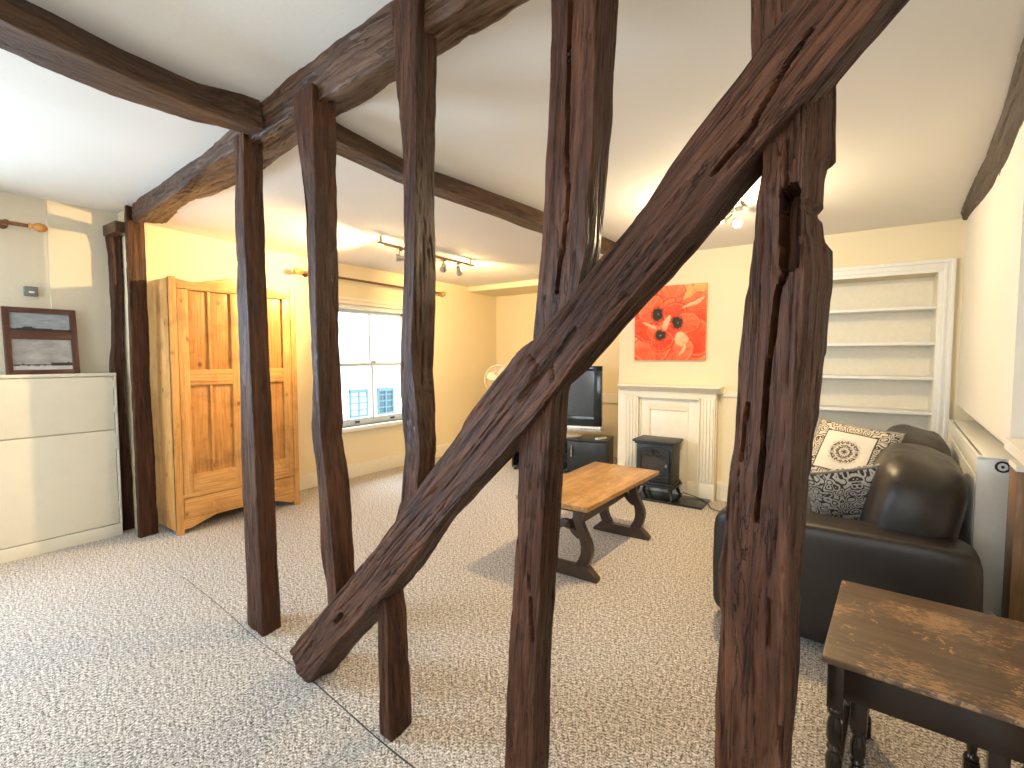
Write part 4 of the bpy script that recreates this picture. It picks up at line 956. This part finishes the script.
for x, y in ((-SL+0.03, 0.04), (-0.03, 0.04), (-SL+0.03, 0.38), (-0.03, 0.38)):
    bm = B(); lathe(bm, [(0.018, 0), (0.02, 0.01), (0.016, 0.032)], Matrix.Translation((x, y, 0)), 12); obj('foot', bm, M_BLACK, Ts)
TM = Matrix.Translation((-2.12, 4.87, 0)) @ Matrix.Rotation(TA, 4, 'Z')
def tvp(x, y, z): return TM @ Vector((x, y, z))
Tv = thing('television', 'flat black television with a silver lower strip standing on the black stand', 'television', tvp(-0.62, 0.19, SH), TA)
M_BEZ = plain('glossy_black_bezel', (0.006, 0.012, 0.016), 0.12, var=0.1)
M_SCR = plain('dark_glass_screen', (0.035, 0.045, 0.06), 0.16, var=0.08, spec=0.8)
M_SIL = plain('silver_plastic', (0.62, 0.62, 0.60), 0.3, 0.4)
bm = B(); a, z0, z1 = 0.525, 0.125, 0.80
box(bm, -a, a, -0.04, 0.03, z0, z0+0.115, 0.006); box(bm, -a, a, -0.04, 0.03, z1-0.055, z1, 0.006); box(bm, -a, -a+0.09, -0.04, 0.03, z0, z1, 0.006); box(bm, a-0.09, a, -0.04, 0.03, z0, z1, 0.006)
box(bm, -a+0.05, a-0.05, -0.005, 0.07, z0, z1-0.03, 0.02); obj('casing', bm, M_BEZ, Tv)
bm = B(); box(bm, -a+0.085, a-0.085, -0.034, -0.02, z0+0.11, z1-0.05); obj('screen', bm, M_SCR, Tv)
bm = B(); box(bm, -a, a, -0.05, 0.03, 0.068, 0.128, 0.012); obj('speaker_strip', bm, M_SIL, Tv)
M_BTN = plain('grey_buttons', (0.25, 0.25, 0.25), 0.4)
for k in range(5):
    bm = B(); box(bm, 0.30+k*0.034, 0.32+k*0.034, -0.053, -0.045, 0.094, 0.104, 0.002); obj('button', bm, M_BTN, Tv)
bm = B(); box(bm, 0.06, 0.10, -0.0425, -0.038, z0+0.05, z0+0.06); obj('badge', bm, M_BTN, Tv)
bm = B(); pl = [(0.30*math.cos(t), 0.02+0.15*math.sin(t)) for t in [2*math.pi*k/32 for k in range(32)]]
prism(bm, pl, 0.0, 0.014, 'XY', bev=0.004); box(bm, -0.07, 0.07, 0.0, 0.05, 0.01, 0.09, 0.01); obj('foot', bm, M_SIL, Tv)
Rm = thing('remote_control', 'small pale remote control on the right end of the black stand', 'remote control', tvp(-0.085, 0.10, SH), TA-R(28))
bm = B(); box(bm, -0.022, 0.022, -0.08, 0.08, 0, 0.02, 0.008, 3); obj('body', bm, M_WHITE, Rm)
for k in range(4):
    bm = B(); box(bm, -0.012, 0.012, -0.05+k*0.03, -0.038+k*0.03, 0.0195, 0.0215, 0.001); obj('button', bm, M_BLACK, Rm)
Pl = thing('media_player', 'black media player box on the open shelf of the television stand', 'media player', tvp(-0.78, 0.20, 0.226), TA)
bm = B(); box(bm, -0.21, 0.21, -0.14, 0.14, 0.001, 0.065, 0.004); obj('case', bm, M_BEZ, Pl)
bm = B(); box(bm, -0.15, 0.05, -0.143, -0.138, 0.03, 0.048); obj('display', bm, M_SCR, Pl)

# ================================================================== FAN
Fn = thing('pedestal_fan', 'white pedestal fan in the far corner, mostly behind the diagonal brace', 'fan', (-3.96, 5.45, 0), R(25))
bm = B(); lathe(bm, [(0.20, 0), (0.20, 0.015), (0.16, 0.035), (0.03, 0.05), (0.018, 0.08)]); obj('base', bm, M_WHITE, Fn)
bm = B(); tube(bm, [(0, 0, 0.05), (0, 0, 0.92)], 0.014); obj('pole', bm, M_WHITE, Fn)
bm = B(); lathe(bm, [(0.03, -0.08), (0.055, -0.06), (0.06, 0.03), (0.03, 0.06)], align((0, -1, 0), (0, 0.03, 0.99))); obj('motor', bm, M_WHITE, Fn)
bm = B(); cz, cy = 0.99, -0.06
for rr, yy in ((0.205, 0.0), (0.198, -0.03), (0.198, 0.03), (0.13, -0.05), (0.06, -0.06), (0.13, 0.05)): tube(bm, [(rr*math.cos(t), cy+yy, cz+rr*math.sin(t)) for t in [2*math.pi*k/40 for k in range(41)]], 0.0035 if rr < 0.2 else 0.006, 6, False)
for k in range(36):
    t = 2*math.pi*k/36; c_, s_ = math.cos(t), math.sin(t)
    for sg in (-1, 1): tube(bm, [(0.03*c_, cy+sg*0.062, cz+0.03*s_), (0.13*c_, cy+sg*0.05, cz+0.13*s_), (0.20*c_, cy+sg*0.004, cz+0.20*s_)], 0.0016, 4, False)
obj('cage', bm, M_WHITE, Fn)
bm = B()
for k in range(4):
    t = R(90*k+20); Mb = Matrix.Translation((0, cy, cz)) @ Matrix.Rotation(t, 4, 'Y') @ Matrix.Rotation(R(22), 4, 'X')
    prism(bm, [(0.02, -0.02), (0.08, -0.05), (0.16, -0.06), (0.18, -0.02), (0.175, 0.04), (0.1, 0.045), (0.02, 0.02)], -0.002, 0.002, 'XZ', Mb)
obj('blades', bm, M_WHITE, Fn)

# ================================================================== COFFEE TABLE
Ct = thing('coffee_table', 'refectory style coffee table with worn honey top and dark shaped trestle ends', 'coffee table', (-1.43, 3.0, 0))
def worn_top():
    t = NT('worn_honey_table_top'); c = t.coord('Object', (14, 1.3, 14)); o = t.coord()
    a = t.noise(c, 1.5, 6, 0.65, 1.2); b = t.noise(o, 5, 4, 0.6)
    col = t.ramp(t.math('ADD', t.math('MULTIPLY', a, 0.6), t.math('MULTIPLY', b, 0.4)), [(0.32, (0.19, 0.088, 0.026)), (0.5, (0.35, 0.185, 0.062)), (0.66, (0.56, 0.34, 0.14))])
    sp = t.ramp(t.noise(o, 38, 4, 0.7), [(0.56, (0, 0, 0)), (0.64, (1, 1, 1))]); col = t.mix(t.math('MULTIPLY', sp, 0.5), col, (0.62, 0.40, 0.20))
    t.bump(a, 0.1, 0.002); return t.out(col, 0.33, 0.5)
M_TTOP = worn_top(); M_DKW = plain('dark_table_wood', (0.040, 0.022, 0.013), 0.35, var=0.3, scale=14, bump=0.08)
bm = B(); prism(bm, [(-0.235, -0.545), (0.245, -0.545), (0.29, 0.575), (-0.245, 0.61)], 0.428, 0.458, 'XY', bev=0.006); obj('top', bm, [M_TTOP], Ct)
bm = B(); box(bm, -0.19, 0.215, -0.50, 0.50, 0.405, 0.429, 0.003); obj('under_frame', bm, M_DKW, Ct)
foot = [(0.212, 0.0), (0.216, 0.014), (0.208, 0.028), (0.178, 0.046), (0.156, 0.066), (0.146, 0.082)]
outer = [(0.146, 0.075), (0.158, 0.10), (0.170, 0.135), (0.176, 0.175), (0.170, 0.215), (0.152, 0.255), (0.130, 0.295), (0.116, 0.33), (0.114, 0.365), (0.128, 0.405)]
inner = [(0.060, 0.405), (0.054, 0.37), (0.060, 0.33), (0.076, 0.285), (0.094, 0.245), (0.106, 0.205), (0.108, 0.165), (0.100, 0.125), (0.080, 0.095), (0.072, 0.068)]
for y, x in ((-0.44, 0.058), (0.37, 0.083)):
    e = thing('trestle_end', None, None, (x, y, 0)); e.parent = Ct
    for s in (-1, 1):
        bm = B(); prism(bm, [(s*p.x, p.y) for p in smooth_path([(a, b, 0) for a, b in outer], 3)]+[(s*p.x, p.y) for p in smooth_path([(a, b, 0) for a, b in inner], 3)], -0.02, 0.02, 'XZ', bev=0.003); obj('shaped_upright', bm, M_DKW, e)
    bm = B(); prism(bm, foot+[(0.07, 0.07), (-0.07, 0.07)]+[(-a, b) for a, b in reversed(foot)], -0.026, 0.026, 'XZ', bev=0.004); obj('foot', bm, M_DKW, e)
    bm = B(); cp = [(-0.112, 0.245), (-0.085, 0.232), (-0.05, 0.255), (-0.03, 0.285), (0.0, 0.292), (0.03, 0.285), (0.05, 0.255), (0.085, 0.232), (0.112, 0.245)]
    up = [(0.10, 0.285), (0.075, 0.275), (0.055, 0.305), (0.03, 0.33), (0.0, 0.335), (-0.03, 0.33), (-0.055, 0.305), (-0.075, 0.275), (-0.10, 0.285)]
    prism(bm, cp+up, -0.016, 0.016, 'XZ', bev=0.003); obj('cross_piece', bm, M_DKW, e)
    bm = B(); box(bm, -0.15, 0.15, -0.022, 0.022, 0.39, 0.407, 0.004); obj('head_rail', bm, M_DKW, e)
bm = B(); pl = [(-0.50, 0.305), (-0.48, 0.29), (-0.40, 0.288), (-0.30, 0.282), (0.22, 0.282), (0.32, 0.288), (0.41, 0.29), (0.43, 0.305), (0.41, 0.325), (0.32, 0.33), (0.2, 0.332), (-0.28, 0.332), (-0.40, 0.33), (-0.48, 0.325)]
prism(bm, pl, 0.075, 0.11, 'YZ', bev=0.005); obj('stretcher', bm, M_DKW, Ct)

# ================================================================== SOFA (faces -x of its own frame)
M_LEA = plain('black_brown_leather', (0.016, 0.0115, 0.009), 0.42, var=0.25, scale=7, bump=0.05)
SR = R(-3.6)
Sf = thing('sofa', 'black leather sofa along the right wall under two patterned cushions', 'sofa', (0.393, 2.45, 0), SR)
def soft(bm, cx, cy, cz, sx, sy, sz, ex=0.35, M=None, n=28, m=16, wr=0.006, seed=0):
    # rounded cushion: superellipsoid with slight creases
    def pw(a, e): return math.copysign(abs(a)**e, a)
    rings = []
    for i in range(m+1):
        ph = -math.pi/2+math.pi*i/m; row = []
        for k in range(n):
            th = 2*math.pi*k/n
            p = Vector((pw(math.cos(ph), ex)*pw(math.cos(th), ex)*sx/2, pw(math.cos(ph), ex)*pw(math.sin(th), ex)*sy/2, pw(math.sin(ph), ex)*sz/2))
            p += p.normalized()*wr*noise.fractal(Vector((p.x*7+seed, p.y*7, p.z*7)), 0.8, 2, 3)
            q = (M @ p if M else p)+Vector((cx, cy, cz)); row.append(q)
        rings.append([bm.verts.new(row[0])] if i in (0, m) else [bm.verts.new(q) for q in row])
    for a, b in zip(rings, rings[1:]):
        for k in range(n):
            j = (k+1) % n
            if len(a) == 1: bm.faces.new((a[0], b[j], b[k]))
            elif len(b) == 1: bm.faces.new((a[k], a[j], b[0]))
            else: bm.faces.new((a[k], a[j], b[j], b[k]))
    return bm
LY = 1.98
bm = B(); box(bm, -0.86, -0.02, 0.04, LY-0.04, 0.05, 0.30, 0.02, 3); obj('base', bm, M_LEA, Sf)
for y in (0.125, LY-0.125):
    bm = B(); soft(bm, -0.445, y, 0.30, 0.98, 0.25, 0.53, 0.22, n=48, m=24, wr=0.006, seed=y); obj('arm', bm, M_LEA, Sf)
bm = B(); soft(bm, -0.105, LY/2, 0.30, 0.20, LY-0.12, 0.53, 0.34, n=48, m=20, seed=4); obj('back_frame', bm, M_LEA, Sf)
for y in (0.615, LY-0.615):
    bm = B(); soft(bm, -0.53, y, 0.365, 0.68, 0.735, 0.19, 0.25, n=44, m=16, seed=y*3); obj('seat_cushion', bm, M_LEA, Sf)
for y in (0.575, LY-0.575):
    bm = B(); soft(bm, -0.175, y, 0.575, 0.35, 0.88, 0.56, 0.55, Matrix.Rotation(R(10), 3, 'Y'), n=48, m=24, wr=0.012, seed=y*5); obj('back_cushion', bm, M_LEA, Sf)
for x, y in ((-0.80, 0.1), (-0.08, 0.1), (-0.80, LY-0.1), (-0.08, LY-0.1)):
    bm = B(); lathe(bm, [(0.02, 0), (0.026, 0.055)], Matrix.Translation((x, y, 0)), 14); obj('foot', bm, M_DKW, Sf)

# ================================================================== CUSHIONS
def damask(name, medallion, z0=0.0, half=0.128):
    t = NT(name); o = t.n('ShaderNodeTexCoord').outputs['Object']
    o = t.n('ShaderNodeMapping', Vector=o, Location=(0, 0, -z0)).outputs[0]
    sp = t.n('ShaderNodeSeparateXYZ', Vector=o); x = t.math('ABSOLUTE', sp.outputs[0]); z = t.math('ABSOLUTE', sp.outputs[2])
    ab = t.n('ShaderNodeCombineXYZ', X=x, Y=z).outputs[0]
    mx = t.math('MAXIMUM', x, z)
    n1 = t.n('ShaderNodeTexNoise', Vector=ab, Scale=16.0, Detail=1.0).outputs['Color']
    vv = t.n('ShaderNodeVectorMath', {'operation': 'ADD'}); t.set(vv.inputs[0], ab)
    sc = t.n('ShaderNodeVectorMath', {'operation': 'SCALE'}); t.set(sc.inputs[0], n1); sc.inputs['Scale'].default_value = 0.05; t.set(vv.inputs[1], sc.outputs[0])
    vd = t.n('ShaderNodeTexVoronoi', Vector=vv.outputs[0], Scale=27.0).outputs['Distance']
    rings = t.math('SINE', t.math('MULTIPLY', vd, 22.0))
    scroll = t.ramp(rings, [(0.10, (0.46, 0.42, 0.355)), (0.35, (0.040, 0.032, 0.026))])
    if not medallion:
        t.bump(t.noise(o, 300, 2), 0.1, 0.001); return t.out(scroll, 0.6, 0.3)
    pale = (0.52, 0.49, 0.44)
    rad = t.n('ShaderNodeVectorMath', {'operation': 'LENGTH'}); t.set(rad.inputs[0], t.n('ShaderNodeCombineXYZ', X=sp.outputs[0], Y=sp.outputs[2]).outputs[0])
    r_ = rad.outputs['Value']
    med = t.math('LESS_THAN', t.math('ADD', r_, t.math('MULTIPLY', rings, 0.006)), 0.078)
    c = t.mix(t.math('GREATER_THAN', mx, half-0.007), pale, (0.045, 0.035, 0.03))
    mcol = t.ramp(t.math('SINE', t.math('ADD', t.math('MULTIPLY', r_, 240.0), t.math('MULTIPLY', rings, 1.4))), [(0.35, (0.42, 0.38, 0.33)), (0.62, (0.03, 0.025, 0.022))])
    c = t.mix(med, c, mcol)
    c = t.mix(t.math('GREATER_THAN', mx, half), c, scroll)
    t.bump(t.noise(o, 300, 2), 0.1, 0.001)
    return t.out(c, 0.6, 0.3)
M_DAM = damask('medallion_damask', True); M_PIPE = plain('grey_cushion_piping', (0.20, 0.185, 0.17), 0.6)
def cushion(label, loc, rot, s=0.42, th=0.13, mat=None, seed=0):
    c = thing('cushion', label, 'cushion', loc, 0, 'patterned cushions on the sofa'); c.rotation_euler = rot
    n = 26
    def shape(u, v, sgn):
        f = max(0.0, (1-u**4)*(1-v**4)); pin = 1-0.07*(1-abs(u*v))
        k = 1-0.06*(1-u*u)*(abs(v)**3)-0.0
        x = u*s/2*(1-0.07*(1-v*v)*abs(u)**3); z = v*s/2*(1-0.07*(1-u*u)*abs(v)**3)
        y = sgn*th/2*f**0.62+0.010*noise.noise(Vector((u*2+seed, v*2, sgn)))*f
        return Vector((x, y, z))
    for nm, sg in (('front_cover', -1), ('back_cover', 1)):
        bm = B(); g = [[bm.verts.new(shape(-1+2*i/n, -1+2*j/n, sg)) for j in range(n+1)] for i in range(n+1)]
        for i in range(n):
            for j in range(n): bm.faces.new((g[i][j], g[i+1][j], g[i+1][j+1], g[i][j+1]))
        obj(nm, bm, mat or M_DAM, c)
    ring = [shape(-1+2*i/20, -1, 1) for i in range(20)]+[shape(1, -1+2*i/20, 1) for i in range(20)]+[shape(1-2*i/20, 1, 1) for i in range(20)]+[shape(-1, 1-2*i/20, 1) for i in range(21)]
    bm = B(); tube(bm, ring, 0.007, 8, False); obj('piping', bm, M_PIPE, c)
    return c
cushion('square cushion with pale centre and dark medallion, propped further along the sofa', (0.0, 3.34, 0.735), (R(-36), R(6), R(-20)), 0.42, 0.12, seed=2)
cushion('scroll patterned cushion slumped on its edge nearest the sofa arm, showing its grey piped seam', (0.045, 2.90, 0.605), (R(32), R(-14), R(10)), 0.43, 0.13, damask('low_panel_damask', True, -0.115, 0.085), seed=5)

# ================================================================== RADIATOR
Rd = thing('radiator', 'white panel radiator on the right wall behind the sofa', 'radiator', (wx(2.9), 2.9, 0), R(-3.78))
RX0, RX1, RZ0, RZ1, RL = -0.05, 0.085, 0.17, 0.865, 1.62
bm = B(); box(bm, RX0, RX0+0.022, 0.012, RL-0.012, RZ0+0.01, RZ1-0.012, 0.006)
for k in range(36):
    y = 0.04+k*0.044; box(bm, RX0-0.004, RX0+0.004, y, y+0.022, RZ0+0.05, RZ1-0.09, 0.003)
obj('front_panel', bm, M_WHITE, Rd)
for y in (0, RL-0.012):
    bm = B(); box(bm, RX0-0.002, RX1, y, y+0.012, RZ0, RZ1, 0.004); obj('end_panel', bm, M_WHITE, Rd)
bm = B(); box(bm, RX0-0.002, RX0+0.012, 0, RL, RZ1-0.012, RZ1+0.002, 0.003); box(bm, RX0+0.022, RX1, 0.0, RL, RZ1-0.010, RZ1+0.002, 0.003)
box(bm, RX0+0.010, RX0+0.024, 0.0, 0.06, RZ1-0.012, RZ1+0.001); box(bm, RX0+0.010, RX0+0.024, RL-0.06, RL, RZ1-0.012, RZ1+0.001)
obj('top_grille', bm, M_WHITE, Rd)
bm = B(); box(bm, RX1-0.03, RX1-0.008, 0.012, RL-0.012, RZ0+0.01, RZ1-0.012, 0.006); obj('rear_panel', bm, M_WHITE, Rd)
bm = B(); tube(bm, [((RX0+RX1)/2+0.012+0.021*math.cos(t), -0.001, RZ1-0.035+0.021*math.sin(t)) for t in [2*math.pi*k/28 for k in range(29)]], 0.0045, 8, False); lathe(bm, [(0.006, 0), (0.006, 0.006), (0, 0.007)], align((0, -1, 0), ((RX0+RX1)/2+0.012, 0, RZ1-0.035)), 16); obj('badge_ring', bm, M_BLACK, Rd)
bm = B(); tube(bm, [(0.02, -0.03, 0.0), (0.02, -0.03, 0.16), (0.02, 0.01, 0.19)], 0.0075); lathe(bm, [(0.014, 0.0), (0.018, 0.01), (0.018, 0.05), (0.012, 0.06)], Matrix.Translation((0.02, -0.03, 0.13)), 14); obj('valve', bm, M_WHITE, Rd)
Pn = thing('wooden_board', 'narrow brown wooden board standing on edge beside the near end of the white radiator', 'board', (0.565, 2.62, 0), R(-3.78))
bm = B(); box(bm, -0.028, 0.04, 0, 0.16, 0, 0.87, 0.004); obj('board', bm, pine('brown_board', True, (0.10, 0.05, 0.02), (0.20, 0.105, 0.045), (0.28, 0.16, 0.075), knots=False), Pn)
bm = B(); box(bm, -0.031, 0.043, -0.003, 0.163, 0.862, 0.885, 0.004); obj('cap', bm, M_WALLW, Pn)

# ================================================================== NEST OF TABLES
def scratched():
    t = NT('scratched_dark_table_top'); o = t.coord(); st = t.coord('Object', (1.0, 5.0, 1.0))
    base = t.ramp(t.noise(t.coord('Object', (3, 40, 3)), 1.5, 5, 0.6), [(0.3, (0.075, 0.043, 0.023)), (0.7, (0.135, 0.082, 0.046))])
    big = t.noise(o, 5.5, 3, 0.5); fine = t.noise(t.coord('Object', (40, 170, 40)), 1.0, 5, 0.75, 0.6); fl = t.noise(o, 48, 4, 0.7)
    m1 = t.ramp(t.math('ADD', t.math('MULTIPLY', big, 0.55), t.math('MULTIPLY', fine, 0.55)), [(0.595, (0, 0, 0)), (0.625, (1, 1, 1))])
    m2 = t.ramp(t.math('ADD', t.math('MULTIPLY', t.noise(o, 8.5, 2), 0.5), t.math('MULTIPLY', fl, 0.5)), [(0.585, (0, 0, 0)), (0.61, (1, 1, 1))])
    c = t.mix(t.math('MULTIPLY', m1, 0.75), base, (0.40, 0.235, 0.115)); c = t.mix(t.math('MULTIPLY', m2, 0.8), c, (0.46, 0.285, 0.14))
    t.bump(t.math('ADD', m1, m2), -0.15, 0.002)
    return t.out(c, 0.36, 0.5)
M_STOP = scratched(); M_EBON = plain('near_black_polished_wood', (0.016, 0.009, 0.006), 0.22, var=0.3, scale=16)
def nest_table(label, x0, x1, y0, y1, h, ov, front=True):
    o = thing('nesting_table', label, 'side table', (-0.04, 1.52, 0), R(-3.9), 'nest of tables')
    bm = B(); box(bm, x0, x1, y0, y1, h-0.018, h, 0.005, 3); obj('top', bm, M_STOP, o)
    a0, a1, b0, b1 = x0+ov, x1-ov, y0+ov, y1-ov; zb = h-0.018; ap = 0.092 if front else 0.045
    bm = B()
    for yy in ((b0, b1-0.016) if front else (b1-0.016,)): box(bm, a0+0.02, a1-0.02, yy+0.004*(yy == b0), yy+0.016, zb-ap, zb, 0.003)
    for xx in ((a0, a1-0.016) if front else ()): box(bm, xx+0.004*(xx == a0), xx+0.016, b0+0.02, b1-0.02, zb-ap, zb, 0.003)
    obj('apron', bm, M_EBON, o)
    sq = 0.019
    for cx in (a0+sq, a1-sq):
        for cy in (b0+sq, b1-sq):
            bm = B(); T_ = Matrix.Translation((cx, cy, 0)); box(bm, cx-sq, cx+sq, cy-sq, cy+sq, zb-ap-0.035, zb, 0.003)
            tp = zb-ap-0.035; prof = [(0.011, 0.06), (0.018, 0.065), (0.018, 0.075), (0.011, 0.085)]
            H_ = tp-0.09
            for u, r_ in ((0.0, 0.012), (0.15, 0.014), (0.35, 0.0185), (0.45, 0.0195), (0.52, 0.013), (0.56, 0.0175), (0.60, 0.013), (0.66, 0.0185), (0.80, 0.018), (0.90, 0.012), (0.94, 0.0185), (0.98, 0.0185), (1.0, 0.014)): prof.append((r_, 0.09+H_*u))
            lathe(bm, prof, T_, 18); box(bm, cx-sq, cx+sq, cy-sq, cy+sq, 0.012, 0.062, 0.003); lathe(bm, [(0.013, 0), (0.018, 0.014)], T_, 14)
            obj('leg', bm, M_EBON, o)
    for cx in (a0+sq, a1-sq):
        bm = B(); box(bm, cx-0.008, cx+0.008, b0+0.03, b1-0.03, 0.025, 0.05, 0.003); obj('stretcher', bm, M_EBON, o)
    return o
nest_table('largest of the nested side tables, with the scratched brown top, beside the sofa arm', 0.0, 0.52, 0.0, 0.575, 0.50, 0.014)
nest_table('smaller dark side table tucked under the scratched one', 0.062, 0.375, 0.035, 0.52, 0.402, 0.004, False)
